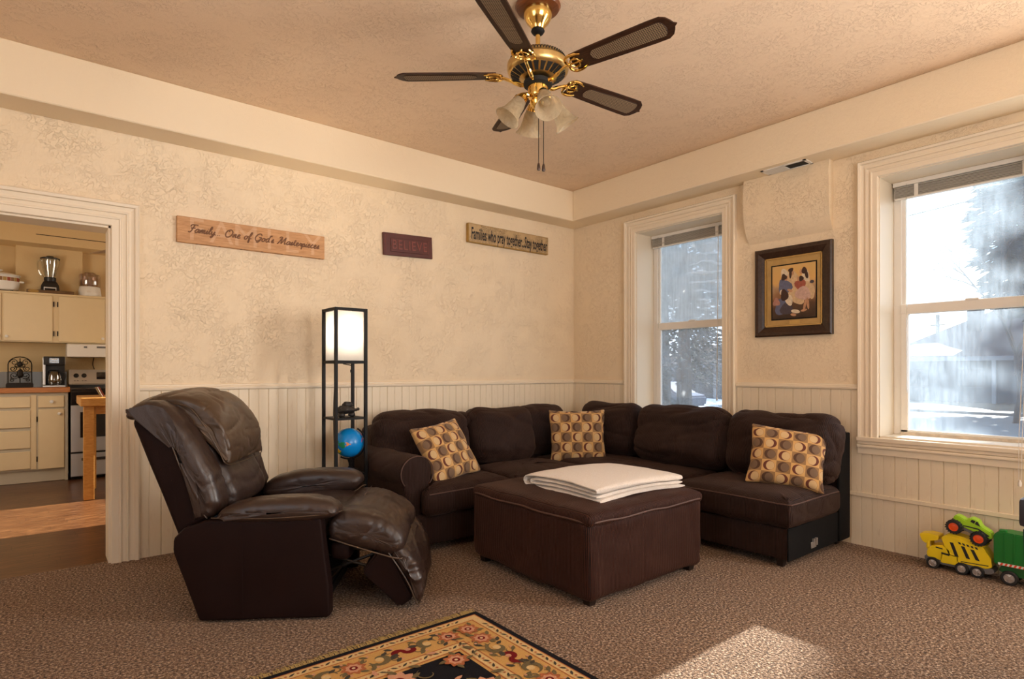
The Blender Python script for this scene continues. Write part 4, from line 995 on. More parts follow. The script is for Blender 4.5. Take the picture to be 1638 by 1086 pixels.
# arm: rolled, with a flat panelled front
def arm():
    b = B(); cx, cz, R = -2.482, 0.525, 0.128
    prof = [(cx - 0.075, 0.05), (cx + 0.095, 0.05), (cx + 0.095, 0.30), (cx + 0.10, 0.42)]
    for i in range(17):
        a = radians(-38 + 256 * i / 16); prof.append((cx + R * cos(a) * (0.98), cz + R * sin(a) * 0.92))
    prof.append((cx - 0.078, 0.36))
    puff(b, prof, lambda u, w, h: (u, h, w), -1.03, -0.20, 0.022, n=90, secs=22, smooth=1, cr=0.03)
    displace(b, lambda p: bumpy(p, 0.007, 5, 7) + wrinkle(p, 0.006, 4, 2))
    a_ = finish(b, 'arm', M['cord_y'], sofa)
    pts = [(cx + R * cos(radians(q)) * 0.94, -1.033, cz + R * sin(radians(q)) * 0.88) for q in range(-40, 221, 10)]
    p = piping('piping', pts, None, 0.004); p.data.transform(Matrix.Translation(-Vector(sofa.location))); p.parent = a_
arm()
# seat cushions
P1 = [(-2.475, -1.135), (-1.745, -1.135), (-1.745, -0.50), (-2.37, -0.50), (-2.37, -1.03), (-2.475, -1.03)]
c1 = outline(P1, 0.245, 0.425, 0.055, M['cord_x'], 'seat_cushion', sofa, 0.035, 1, droop=None)
P2 = [(-1.738, -1.135), (-0.945, -1.135), (-0.945, -0.50), (-1.738, -0.50)]
c2 = outline(P2, 0.245, 0.425, 0.055, M['cord_x'], 'seat_cushion', sofa, 0.035, 5)
P3 = [(-0.945, -1.915), (-0.30, -1.915), (-0.30, -0.40), (-0.940, -0.40)]
c3 = outline(P3, 0.245, 0.425, 0.055, M['cord_y'], 'seat_cushion', sofa, 0.035, 9)
P4 = [(-0.955, -2.765), (-0.24, -2.765), (-0.24, -1.925), (-0.955, -1.925)]
c4 = outline(P4, 0.245, 0.425, 0.055, M['cord_y'], 'seat_cushion', sofa, 0.035, 13)
def rim(parent, pts):
    p = piping('piping', pts, None, 0.0042); p.data.transform(Matrix.Translation(-Vector(sofa.location))); p.parent = parent
rim(c1, catmull([(-2.45, -1.136, .395), (-2.1, -1.140, .402), (-1.80, -1.138, .400), (-1.75, -1.11, .402), (-1.743, -0.9, .405)], 6))
rim(c2, catmull([(-1.737, -.9, .402), (-1.73, -1.11, .402), (-1.68, -1.138, .402), (-1.3, -1.140, .402), (-1.0, -1.137, .400), (-.95, -1.10, .40)], 6))
rim(c4, catmull([(-.3, -2.767, .403), (-.6, -2.770, .405), (-.90, -2.767, .402), (-.953, -2.72, .400), (-.958, -2.4, .404), (-.957, -2.0, .402)], 6))
# back cushions: plump, leaning, creased along the top
def backcushion(loc, hx, hy, hz, yaw, lean, mat, seed, roll=0.0, sag=0.0, crown=0.05, wr=0.012):
    t = softbox(hx, hy, hz, min(hy * 0.92, 0.10), 40, (0.0, crown, 0.018))
    for v in t.verts:
        zz = (v.co.z + hz) / (2 * hz)
        v.co.x *= 1.0 - 0.05 * abs(2 * zz - 1) ** 3
        if zz < 0.5 and v.co.y < 0: v.co.y -= sag * (0.5 - zz) * 2 * max(0, 1 - (v.co.x / hx) ** 2)
        v.co.z += 0.012 * sin(v.co.x / hx * 2.6 + seed) * zz
    displace(t, lambda p: bumpy(p, 0.016, 3.2, seed) + wrinkle(p, wr * 1.0, 2.6, seed * 2, (.7, 1, 1.9), 3.6) + wrinkle(p, wr * .35, 6, seed, (.6, 1, 1.8), 4.5))
    t.transform(Matrix.Translation(loc) @ Matrix.Rotation(yaw, 4, 'Z') @ Matrix.Rotation(lean, 4, 'X') @ Matrix.Rotation(roll, 4, 'Y'))
    b = B(); merge(b, t); return finish(b, 'back_cushion', mat, sofa)
backcushion((-2.10, -0.435, 0.665), 0.415, 0.115, 0.215, 0.0, radians(-13), M['cord_x'], 2.0, roll=radians(1))
backcushion((-1.36, -0.455, 0.655), 0.345, 0.125, 0.225, 0.04, radians(-15), M['cord_x'], 5.0, roll=radians(2), sag=.02)
backcushion((-0.80, -0.36, 0.665), 0.30, 0.100, 0.215, 0.0, radians(-11), M['cord_x'], 8.0)
backcushion((-0.33, -0.80, 0.675), 0.34, 0.105, 0.225, -pi / 2, radians(-10), M['cord_y'], 11.0)
backcushion((-0.345, -1.58, 0.675), 0.425, 0.125, 0.232, -pi / 2, radians(-15), M['cord_y'], 14.0, sag=.03, wr=0.018)
backcushion((-0.300, -2.385, 0.668), 0.400, 0.120, 0.230, -pi / 2, radians(-11), M['cord_y'], 17.0, wr=0.015)
# upper roll of cushion gathered at the ends of the left back
def gather(loc, rad, seed, mat):
    b = B(); t = bmesh.new(); bmesh.ops.create_icosphere(t, subdivisions=5, radius=1)
    t.transform(Matrix.Translation(loc) @ Matrix.Diagonal((*rad, 1))); displace(t, lambda p: bumpy(p, 0.014, 6, seed) + wrinkle(p, 0.02, 5, seed, (1, 1, 2)))
    merge(b, t); finish(b, 'gathered_corner', mat, sofa)
gather((-1.715, -0.40, 0.80), (0.085, 0.10, 0.075), 4, M['cord_x'])

# ------------------------------------------------------------------ OTTOMAN AND BLANKET
r = thing('ottoman', 'large square dark brown corduroy ottoman with a folded blanket on top', 'ottoman', (-1.79, -1.885, 0))
b = B(); t = softbox(0.495, 0.515, 0.208, 0.045, 22); place(t, (-1.79, -1.885, 0.236))
displace(t, lambda p: bumpy(p, 0.010, 3, 2) + wrinkle(p, 0.010, 3.2, 6, (1, 1, 0.5))); merge(b, t); body = finish(b, 'body', M['cord_red'], r)
b = B(); t = softbox(0.497, 0.517, 0.035, 0.033, 22, (0, 0, 0.038)); place(t, (-1.79, -1.885, 0.442))
displace(t, lambda p: bumpy(p, 0.006, 4, 8) + wrinkle(p, 0.006, 5, 3)); merge(b, t); top = finish(b, 'cushion_top', M['cord_red'], r)
e = []
for (x0, y0), (x1, y1) in (((-2.29, -2.405), (-1.29, -2.405)), ((-1.29, -2.405), (-1.29, -1.365)), ((-1.29, -1.365), (-2.29, -1.365)), ((-2.29, -1.365), (-2.29, -2.405))):
    for i in range(8):
        q = i / 8; x = x0 + (x1 - x0) * q; y = y0 + (y1 - y0) * q
        k = 0.0 if i else 0.02
        e.append((x + k * (1 if x < -1.8 else -1), y + k * (1 if y < -1.9 else -1), 0.433 + 0.004 * sin(i * 2.1)))
b = B(); tube(b, catmull(e, 3, True), 0.0055, 6, closed=True); finish(b, 'piping', M['cord_edge'], r)
for x, y in ((-2.22, -2.335), (-1.36, -2.335), (-2.22, -1.435), (-1.36, -1.435)):
    b = B(); t = bmesh.new(); lathe(t, [(0, 0), (0.030, 0), (0.042, 0.055), (0, 0.055)], 4); merge(b, t, Matrix.Translation((x, y, 0)) @ Matrix.Rotation(pi / 4, 4, 'Z')); finish(b, 'foot', M['darkwood'], r, smooth=False)

def blanket():
    h = 0.0215; th = 0.0175
    def arc(y, za, zb, s):   # half-turn at y from za to zb bulging by s
        zc, R = (za + zb) / 2, (zb - za) / 2
        return [(y + s * abs(R) * 1.15 * sin(pi * i / 6), zc - R * cos(pi * i / 6)) for i in range(1, 6)]
    L = [0, h, 2 * h, 3 * h]
    path = [(-2.285, L[0]), (-2.1, L[0]), (-1.9, L[0]), (-1.72, L[0])] + arc(-1.70, L[0], L[3], 1) + [(-1.72, L[3]), (-1.9, L[3]), (-2.1, L[3]), (-2.25, L[3])] + arc(-2.265, L[3], L[2], -1) + [(-2.25, L[2]), (-2.1, L[2]), (-1.9, L[2]), (-1.75, L[2])] + arc(-1.735, L[2], L[1], 1) + [(-1.75, L[1]), (-1.9, L[1]), (-2.1, L[1]), (-2.27, L[1])]
    path = [Vector((a, b_)) for a, b_ in path]; pts = []
    for p, q in zip(path, path[1:]):
        n = max(1, int((q - p).length / 0.03)); pts += [p + (q - p) * i / n for i in range(n)]
    pts.append(path[-1]); N = []
    for i in range(len(pts)):
        d = pts[min(i + 1, len(pts) - 1)] - pts[max(0, i - 1)]; d.normalize(); N.append(Vector((-d.y, d.x)))
    b = B(); rows = []
    X = 30
    for i in range(X + 1):
        q = i / X; x = -2.085 + 0.755 * q
        e_ = min(i, X - i)
        row = []
        for side in (1, -1):
            sub = []
            for p, n in zip(pts, N):
                t_ = th / 2 * (0.35 if e_ == 0 else 0.8 if e_ == 1 else 1)
                w = p + n * side * t_
                yy = w.x + 0.022 * sin(q * 5 + w.y * 40) * 0.3 + 0.05 * (q - 0.5) * 0
                sag = 0.016 * sin(q * pi) * 1.0 - 0.012 * ((w.x + 1.98) / 0.35) ** 2
                sub.append(b.verts.new((x + 0.018 * (w.y / 0.066) * sin(w.x * 9) * (1 - q), yy, 0.505 + w.y * (1 - 0.10 * q) + sag + 0.003 * noise.noise(Vector((x * 9, yy * 9, w.y * 30))))))
            row.append(sub)
        rows.append(row)
    n = len(pts)
    for A_, C_ in zip(rows, rows[1:]):
        for s in (0, 1):
            for k in range(n - 1): b.faces.new((A_[s][k], A_[s][k + 1], C_[s][k + 1], C_[s][k]))
        b.faces.new((A_[0][0], A_[1][0], C_[1][0], C_[0][0])); b.faces.new((A_[0][-1], A_[1][-1], C_[1][-1], C_[0][-1]))
    for R_ in (rows[0], rows[-1]):
        for k in range(n - 1): b.faces.new((R_[0][k], R_[0][k + 1], R_[1][k + 1], R_[1][k]))
    o = finish(b, 'blanket', M['blanket']); return tag(o, 'folded cream fleece blanket lying on the ottoman', 'blanket')
blanket()

# ------------------------------------------------------------------ THROW PILLOWS
def pillow(center, right, up, size, label, seed, thick=0.075, squash=1.0):
    t = softbox(size / 2, thick, size / 2 * squash, 0.014, 20, uv=True)
    for v in t.verts:
        a, c = abs(v.co.x) / (size / 2), abs(v.co.z) / (size / 2 * squash)
        w = (max(0, 1 - a ** 2.6) * max(0, 1 - c ** 2.6)) ** 0.55
        v.co.y = math.copysign(0.006 + thick * w, v.co.y) if abs(v.co.y) > 1e-5 else 0
        pull = 1 - 0.07 * (1 - a ** 2) * (c ** 6) ; v.co.z *= pull
        v.co.x *= 1 - 0.07 * (1 - c ** 2) * (a ** 6)
    displace(t, lambda p: bumpy(p, 0.008, 6, seed) + wrinkle(p, 0.007, 7, seed))
    R_ = Vector(right).normalized(); U_ = Vector(up); U_ = (U_ - R_ * U_.dot(R_)).normalized(); Y_ = U_.cross(R_)
    # R x Y = U
    m = Matrix((( R_.x, Y_.x, U_.x), (R_.y, Y_.y, U_.y), (R_.z, Y_.z, U_.z)))
    e = m.to_euler()
    b = B(); merge(b, t)
    o = finish(b, 'throw_pillow', M['pillow']); o.location = center; o.rotation_euler = e
    return tag(o, label, 'pillow', 'circle print throw pillows')
Fw = Vector((0.628, 0.778, 0)); Rt = Vector((0.778, -0.628, 0)); Zv = Vector((0, 0, 1))
pillow((-2.15, -0.86, 0.630), Rt * .25 + Fw * .30 + Zv * .045, Rt * -.19 + Fw * .12 + Zv * .36, 0.44, 'circle print throw pillow slumped against the rolled sofa arm', 1)
pillow((-0.745, -0.79, 0.630), Rt * 1.0 + Fw * 0.05, Zv * 1 + Fw * 0.22, 0.50, 'circle print throw pillow standing upright in the corner of the sofa', 2, squash=0.93)
pillow((-0.560, -2.545, 0.625), Rt * 1.0 - Fw * 0.42 - Zv * 0.12, Zv * 1 + Fw * 0.42 + Rt * 0.22, 0.47, 'circle print throw pillow at the open right end of the sofa', 3, squash=0.88)

# ------------------------------------------------------------------ RECLINER
RA = Vector((-3.833, -1.334, 0)); rz = atan2(-0.57203, 0.82023)
rec = thing('recliner', 'dark brown leather recliner with its footrest raised', 'armchair', RA, rz)
def loc3(u, w, h): return (u, h, w)     # profile in local x,z; swept along local y
def rpuff(name, poly, v0, v1, rr, mat, seed=0, amp=0.006, wr=0.008, sc=5, parent=None, n=72, secs=16, bulge=0.0, smooth=2, fn=None, cr=9.0):
    b = B(); puff(b, poly, loc3, v0, v1, rr, n=n, secs=secs, smooth=smooth, bulge=bulge, cr=cr)
    if fn:
        for v in b.verts: v.co = fn(v.co.copy())
    displace(b, lambda p: bumpy(p, amp, sc * .8, seed) + wrinkle(p, wr * .45, sc * 1.0, seed, (1, .5, 1)) + wrinkle(p, wr * .22, sc * 3.2, seed + 3, (1, .4, 1)))
    return finish(b, name, mat, parent or rec, world=False)
SIDE = [(0.0, 0.012), (0.608, 0.012), (0.604, 0.16), (0.588, 0.29), (0.566, 0.495), (0.30, 0.495), (0.03, 0.488), (-0.07, 0.455), (-0.118, 0.405), (-0.120, 0.345), (-0.05, 0.15)]
for v0 in (0.0, 0.715):
    rpuff('side_panel', SIDE, v0, v0 + 0.085, 0.012, M['leather_side'], v0, 0.003, 0.0, n=120, smooth=1, cr=0.02)
# seam on the near panel
b = B(); tube(b, [(0.20, -0.002, 0.48), (0.205, -0.003, 0.02)], 0.0015, 5); finish(b, 'side_seam', M['leather_side'], rec, world=False)
# inner chassis
b = B(); box(b, (0.05, 0.085, 0.05), (0.54, 0.715, 0.34), 0.01); finish(b, 'chassis', M['blacksheet'], rec, world=False)
# arm pads
ARM = [(0.055, 0.475), (0.33, 0.470), (0.60, 0.478), (0.650, 0.500), (0.648, 0.535), (0.610, 0.572), (0.50, 0.592), (0.34, 0.592), (0.20, 0.578), (0.10, 0.545)]
a1 = rpuff('arm_pad', ARM, -0.022, 0.150, 0.050, M['leather'], 3, 0.007, 0.010, 6)
ARM2 = [(0.04, 0.440), (0.33, 0.440), (0.56, 0.478), (0.632, 0.515), (0.640, 0.56), (0.600, 0.600), (0.50, 0.618), (0.34, 0.616), (0.20, 0.596), (0.08, 0.555)]
a2 = rpuff('arm_pad', ARM2, 0.635, 0.815, 0.055, M['leather'], 9, 0.007, 0.010, 6)
for a_, v, P in ((a1, -0.020, ARM), (a2, 0.637, ARM2)):
    b = B(); q = [(0.06, v + .012, P[0][1] + .028), (0.33, v - 0.002, P[1][1] + .030), (0.57, v + .002, P[1][1] + .042), (0.640, v + .05, P[2][1] + .035), (0.652, v + .10, P[2][1] + .03)]
    tube(b, catmull(q, 8), 0.0035, 6); finish(b, 'piping', M['leather_worn'], a_, world=False)
# seat
rpuff('seat_cushion', [(0.00, 0.36), (0.58, 0.35), (0.66, 0.40), (0.655, 0.475), (0.58, 0.505), (0.35, 0.500), (0.10, 0.485), (0.02, 0.44)], 0.13, 0.665, 0.04, M['leather'], 12, 0.008, 0.010, 5)
# back: outer shell, two side rolls, centre pad, head pad
SH = [(-0.118, 0.40), (-0.01, 0.47), (0.03, 0.52), (-0.15, 0.98), (-0.255, 1.01), (-0.320, 0.985), (-0.334, 0.950)]
rpuff('back_shell', SH, 0.045, 0.755, 0.025, M['leather_side'], 15, 0.002, 0.0, smooth=1, n=100, cr=0.03)
ROLL = [(-0.05, 0.47), (0.055, 0.492), (0.082, 0.56), (0.040, 0.70), (-0.04, 0.86), (-0.11, 0.97), (-0.17, 1.03), (-0.24, 1.062), (-0.31, 1.050), (-0.362, 1.015), (-0.374, 0.975), (-0.350, 0.955), (-0.28, 0.978), (-0.220, 0.985), (-0.190, 0.955), (-0.15, 0.87), (-0.09, 0.70)]
w1r = rpuff('back_wing', ROLL, 0.025, 0.205, 0.055, M['leather'], 18, 0.007, 0.013, 6, n=120, secs=26, cr=0.03)
w2r = rpuff('back_wing', ROLL, 0.595, 0.775, 0.055, M['leather'], 22, 0.007, 0.013, 6, n=120, secs=26, cr=0.03)
for w_, v in ((w1r, 0.040), (w2r, 0.610)):
    b = B(); q = [(-0.34, v, 0.978), (-0.27, v - .004, 0.993), (-0.205, v - .006, 0.992), (-0.16, v - .008, 0.90), (-0.09, v - 0.012, 0.72), (-0.015, v - .008, 0.55), (0.02, v, 0.49)]
    tube(b, catmull(q, 8), 0.0035, 6); finish(b, 'piping', M['leather_worn'], w_, world=False)
MID = [(-0.02, 0.47), (0.07, 0.49), (0.110, 0.55), (0.075, 0.65), (-0.010, 0.80), (-0.085, 0.95), (-0.15, 1.03), (-0.20, 1.060), (-0.30, 1.03), (-0.22, 0.93), (-0.09, 0.66)]
rpuff('back_cushion', MID, 0.185, 0.635, 0.05, M['leather'], 26, 0.010, 0.012, 4.5, n=120, secs=36)
HEAD = [(0.050, 0.722), (0.078, 0.735), (0.072, 0.84), (0.030, 0.955), (-0.035, 1.050), (-0.125, 1.100), (-0.24, 1.112), (-0.36, 1.085), (-0.43, 1.040), (-0.42, 1.015), (-0.30, 1.05), (-0.19, 1.045), (-0.11, 0.985), (-0.035, 0.87), (0.015, 0.77)]
hd = rpuff('head_pad', HEAD, 0.175, 0.655, 0.024, M['leather_worn'], 31, 0.010, 0.020, 5, n=150, secs=44, fn=lambda p: Vector((p.x, p.y, p.z - 0.035 * min(1, abs((p.y - 0.43) / 0.25)) ** 3 * max(0, min(1, (p.z - .9) / .12)))))
b = B(); tube(b, catmull([(-0.24, .172, 1.035), (-0.13, .170, 1.02), (-0.05, .170, .925), (0.02, .172, 0.80), (0.060, .185, 0.728), (0.072, .43, 0.720), (0.066, .64, .726), (0.05, .658, .80)], 8), 0.0035, 6); finish(b, 'piping', M['leather_worn'], hd, world=False)
# blue lining bulging between back and side
b = B(); t = softbox(0.03, 0.30, 0.095, 0.025, 8); t.transform(Matrix.Translation((-0.088, 0.39, 0.315)) @ Matrix.Rotation(radians(-24), 4, 'Y')); merge(b, t); finish(b, 'lining', M['bluecloth'], rec, world=False)
# footrest: upper pad, lower pad, board, linkage
UP = [(0.575, 0.385), (0.60, 0.355), (0.72, 0.325), (0.86, 0.285), (0.915, 0.275), (0.955, 0.305), (0.960, 0.365), (0.905, 0.435), (0.83, 0.478), (0.72, 0.508), (0.62, 0.500), (0.578, 0.45)]
up = rpuff('footrest_pad', UP, 0.055, 0.735, 0.055, M['leather'], 37, 0.008, 0.014, 5, n=120, secs=44)
b = B(); tube(b, catmull([(0.59, .075, .372), (0.70, .058, .340), (0.86, .055, .290), (0.925, .062, .272), (0.95, .10, .270), (.955, .4, .268), (.95, .70, .272)], 8), 0.004, 6); finish(b, 'piping', M['leather_worn'], up, world=False)
b = B(); tube(b, catmull([(0.70, .40, .514), (0.70, .55, .515), (0.69, .72, .505)], 8), 0.0018, 5); finish(b, 'seam', M['leather_worn'], up, world=False)
LO = [(0.865, 0.325), (0.930, 0.330), (0.985, 0.290), (1.035, 0.190), (1.050, 0.090), (1.036, 0.038), (1.010, 0.050), (0.975, 0.150), (0.92, 0.240)]
lo = rpuff('lower_footrest_pad', LO, 0.075, 0.735, 0.030, M['leather'], 41, 0.008, 0.022, 6, n=100, secs=48)
b = B(); tube(b, catmull([(0.87, .080, .305), (0.92, .074, .235), (0.975, .072, .145), (1.015, .078, .050), (1.03, .10, .034), (1.04, .40, .030), (1.03, .70, .034)], 8), 0.004, 6); finish(b, 'piping', M['leather_worn'], lo, world=False)
b = B(); prism(b, [(0.742, 0.195), (0.832, 0.315), (0.875, 0.325), (1.000, 0.075), (0.985, 0.050), (0.930, 0.012)], loc3, 0.09, 0.71, bev=0.012); finish(b, 'footrest_board', M['leather_side'], rec, world=False)
b = B(); t = softbox(0.055, 0.30, 0.05, 0.035, 8); t.transform(Matrix.Translation((0.635, 0.40, 0.300))); merge(b, t); finish(b, 'front_roll', M['leather_side'], rec, world=False)
b = B()
for v in (0.16, 0.62):
    for p, q in (((0.50, 0.16), (0.80, 0.27)), ((0.52, 0.28), (0.78, 0.20)), ((0.66, 0.30), (0.86, 0.28)), ((0.50, 0.07), (0.66, 0.24))):
        tube(b, [(p[0], v, p[1]), (q[0], v, q[1])], 0.008, 6)
tube(b, [(0.78, 0.16, 0.235), (0.78, 0.62, 0.235)], 0.009, 8); finish(b, 'linkage', M['iron'], rec, world=False)
b = B(); box(b, (0.50, 0.10, 0.0), (0.545, 0.70, 0.05), 0.006); box(b, (0.08, 0.10, 0.0), (0.125, 0.70, 0.05), 0.006); finish(b, 'base_rail', M['blackplastic'], rec, world=False)

# ------------------------------------------------------------------ RUG
def rug():
    X1, Y1, X0, Y0 = -2.738, -2.058, -4.42, -4.50
    root = thing('area_rug', 'oriental rug with black field, gold floral border and fringe', 'rug', ((X0 + X1) / 2, (Y0 + Y1) / 2, 0.0))
    cols = dict(black=(0.012, 0.012, 0.016), gold=(0.62, 0.36, 0.12), pale=(0.70, 0.50, 0.24), maroon=(0.17, 0.012, 0.014), rust=(0.42, 0.14, 0.06), olive=(0.17, 0.13, 0.065), dkgreen=(0.07, 0.06, 0.045), salmon=(0.62, 0.32, 0.20), cream=(0.72, 0.56, 0.34))
    names = list(cols); mats = []
    for n_ in names:
        k = NT('rug_' + n_); c = cols[n_]; f = k.noise(k.coord(), 260, 3, 0.7)
        k.set(base=k.mix(f, tuple(x * 0.55 for x in c), tuple(min(1, x * 1.3) for x in c)), rough=0.95, spec=0.1); k.bump(f, 0.7, 0.004); mats.append(k.m)
    I = {n_: i for i, n_ in enumerate(names)}
    b = B(); box(b, (X0, Y0, 0.0), (X1, Y1, 0.012), 0.003, 1, I['black'])
    def band(d0, d1, c, z):
        for p, q in (((X0 + d0, Y1 - d1), (X1 - d0, Y1 - d0)), ((X0 + d0, Y0 + d0), (X1 - d0, Y0 + d1)), ((X1 - d1, Y0 + d1), (X1 - d0, Y1 - d1)), ((X0 + d0, Y0 + d1), (X0 + d1, Y1 - d1))):
            box(b, (*p, 0.0121), (*q, z), 0, 1, I[c])
    band(0.030, 0.300, 'gold', 0.0124)
    band(0.030, 0.034, 'rust', 0.0128); band(0.037, 0.072, 'pale', 0.0126); band(0.075, 0.080, 'rust', 0.0128)
    band(0.230, 0.235, 'rust', 0.0128); band(0.238, 0.278, 'pale', 0.0126); band(0.281, 0.287, 'rust', 0.0128)
    Z = [0.0130]
    def shape(pts, c):
        Z[0] += 0.0000012
        b_ = [b.verts.new((x, y, Z[0])) for x, y in pts]
        f = b.faces.new(b_); f.material_index = I[c]
    def el(x, y, rx, ry, a, c, n=12, lob=0, la=0.0):
        P = []
        for i in range(n):
            t = 2 * pi * i / n; q = 1 + la * cos(lob * t)
            px, py = rx * q * cos(t), ry * q * sin(t); P.append((x + px * cos(a) - py * sin(a), y + px * sin(a) + py * cos(a)))
        shape(P, c)
    def leaf(x, y, L, w, a, c): 
        P = [(-L, 0), (-L * .3, w), (L * .4, w * .8), (L, 0), (L * .4, -w * .8), (-L * .3, -w)]
        shape([(x + p * cos(a) - q * sin(a), y + p * sin(a) + q * cos(a)) for p, q in P], c)
    def curl(x, y, R, a, w, c, turns=0.8):
        n = 14; o, i_ = [], []
        for k in range(n + 1):
            t = a + 2 * pi * turns * k / n; rr = R * (1 - 0.55 * k / n); ww = w * sin(pi * (k + .6) / (n + 1.2))
            o.append((x + (rr + ww) * cos(t), y + (rr + ww) * sin(t))); i_.append((x + (rr - ww) * cos(t), y + (rr - ww) * sin(t)))
        for k in range(n): shape([o[k], o[k + 1], i_[k + 1], i_[k]], c)
    def flower(x, y, s, a, pet='rust', mid='salmon', leafc='olive'):
        for k in range(4): leaf(x + s * 1.15 * cos(a + k * pi / 2 + .5), y + s * 1.15 * sin(a + k * pi / 2 + .5), s * .5, s * .22, a + k * pi / 2 + .9, leafc)
        el(x, y, s, s, a, pet, 32, 8, 0.18); el(x, y, s * .66, s * .66, a, mid, 24, 8, 0.14); el(x, y, s * .36, s * .36, a, 'maroon', 16); el(x, y, s * .16, s * .16, a, 'cream', 10)
    def ess(x, y, s, a):
        curl(x + s * .45 * cos(a), y + s * .45 * sin(a), s * .55, a + 2.4, s * .27, 'maroon', 0.75); curl(x - s * .45 * cos(a), y - s * .45 * sin(a), s * .55, a - 0.7, s * .27, 'maroon', 0.75)
        el(x + s * .4 * cos(a), y + s * .4 * sin(a), s * .22, s * .22, 0, 'salmon'); leaf(x - s * .95 * cos(a), y - s * .95 * sin(a), s * .5, s * .28, a + .4, 'dkgreen'); leaf(x + s * .95 * cos(a), y + s * .95 * sin(a), s * .4, s * .22, a - .6, 'dkgreen')
    rnd = random.Random(5)
    # the two borders running away from the visible corner, and the rest of the way round
    def run(axis, fixed, a0, a1, sgn):
        L = abs(a1 - a0); d = 1 if a1 > a0 else -1
        P = (lambda s, o: (a0 + d * s, fixed + sgn * o)) if axis == 'x' else (lambda s, o: (fixed + sgn * o, a0 + d * s))
        base = 0 if axis == 'x' else pi / 2
        s = 0.05
        while s < L - 0.03:
            for o_ in (0.0545, 0.258):
                x, y = P(s, o_); leaf(x, y, 0.017, 0.006, base + 0.6 * (1 if int(s * 100) % 2 else -1), 'dkgreen')
                x, y = P(s + .024, o_); el(x, y, 0.006, 0.006, 0, 'rust', 8)
            s += 0.048
        s = 0.16; k = 0
        while s < L - 0.12:
            x, y = P(s, 0.155)
            kind = k % 4
            if kind == 0: flower(x, y, 0.047, base)
            elif kind in (1, 3):
                curl(x, y, 0.046, base + (0 if kind == 1 else pi), 0.014, 'olive', 0.85); el(x, y, 0.018, 0.018, 0, 'pale'); leaf(x + .035, y + .03, .02, .010, 0.5, 'dkgreen'); leaf(x - .035, y - .03, .02, .010, 0.5, 'olive')
            else: ess(x, y, 0.058, base + 0.3)
            for q in (-1, 1):
                x2, y2 = P(s + 0.056, 0.155 + q * 0.030); curl(x2, y2, 0.020, base + q + k, 0.004, 'olive', 0.7); x2, y2 = P(s + 0.048, 0.155 + q * 0.052); leaf(x2, y2, 0.021, 0.010, base + q * 0.7, 'olive' if k % 2 else 'dkgreen')
                x2, y2 = P(s + 0.030, 0.155 - q * 0.052); el(x2, y2, 0.007, 0.007, 0, 'salmon', 8)
            s += 0.112; k += 1
    run('x', Y1, X1 - 0.10, X0, -1); run('y', X1, Y1 - 0.10, Y0, -1); run('y', X0, Y1, Y0, 1); run('x', Y0, X1, X0, 1)
    flower(X1 - 0.155, Y1 - 0.155, 0.046, 0.4)
    # field
    pts = [(X1 - 0.36 - 0.235 * i, Y1 - 0.37 - 0.225 * j) for i in range(6) for j in range(9)]
    for k, (x, y) in enumerate(pts):
        if x < X0 + 0.33 or y < Y0 + 0.33: continue
        x += rnd.uniform(-.02, .02); y += rnd.uniform(-.02, .02)
        flower(x, y, 0.058 if k % 2 else 0.048, rnd.uniform(0, 3), 'salmon' if k % 2 else 'rust', 'cream' if k % 3 else 'salmon', 'olive')
        curl(x + 0.11, y - 0.02, 0.045, rnd.uniform(0, 6), 0.004, 'olive', 0.7)
        leaf(x + .10, y + .06, .028, .011, rnd.uniform(0, 3), 'olive'); leaf(x - .05, y + .11, .026, .010, rnd.uniform(0, 3), 'salmon')
    o = finish(b, 'pile', mats, root, smooth=False)
    b = B()
    for (yy, s) in ((Y1, 1), (Y0, -1)):
        for i in range(330):
            x = X0 + 0.006 + (X1 - X0 - 0.012) * i / 329; L = rnd.uniform(0.035, 0.058); dx = rnd.uniform(-.012, .012)
            tube(b, [(x, yy, 0.006), (x + dx * .5, yy + s * L * .5, 0.010), (x + dx, yy + s * L, 0.004)], [0.0022, 0.0018, 0.0010], 4, cap=False)
    f = finish(b, 'fringe', simple('rug_fringe', (0.50, 0.37, 0.14), 0.9, var=0.3, nscale=60), root); f['kind'] = 'stuff'
rug()

# ------------------------------------------------------------------ TOYS BY THE WALL
def wheel(name, c, R, w, tyre, hub, parent, spokes=5, axis='x', knob=False):
    """wheel whose axle runs along x"""
    c = Vector(c); mx = Matrix.Translation(c) @ Matrix.Rotation(radians(90), 4, 'Y')
    b = B(); lathe(b, [(R * .62, -w / 2), (R * .9, -w / 2), (R, -w * .32), (R, w * .32), (R * .9, w / 2), (R * .62, w / 2), (R * .62, -w / 2)], 28, mx)
    if knob:
        for i in range(18):
            t = bmesh.new(); box(t, (R * .93, -R * .07, -w * .5), (R * 1.06, R * .07, w * .5)); merge(b, t, mx @ Matrix.Rotation(2 * pi * i / 18, 4, 'Z'))
    o = finish(b, name, tyre, parent)
    b = B(); lathe(b, [(0, -w * .46), (R * .18, -w * .46), (R * .2, -w * .36), (R * .5, -w * .30), (R * .56, -w * .42), (R * .64, -w * .42), (R * .64, w * .4), (0, w * .4)], 24, mx)
    for i in range(spokes):
        t = bmesh.new(); box(t, (R * .1, -R * .07, -w * .47), (R * .58, R * .07, -w * .30)); merge(b, t, mx @ Matrix.Rotation(2 * pi * i / spokes, 4, 'Z'))
    h = finish(b, 'hub', hub, None); h.data.transform(Matrix.Translation(-Vector(parent.location))); h.parent = o
    return o
M['toy_yellow'] = simple('toy_yellow', (0.88, 0.66, 0.01), 0.35, var=0.04)
M['toy_grey'] = simple('toy_grey', (0.16, 0.16, 0.17), 0.45)
M['tyre'] = simple('toy_tyre', (0.012, 0.012, 0.013), 0.6)
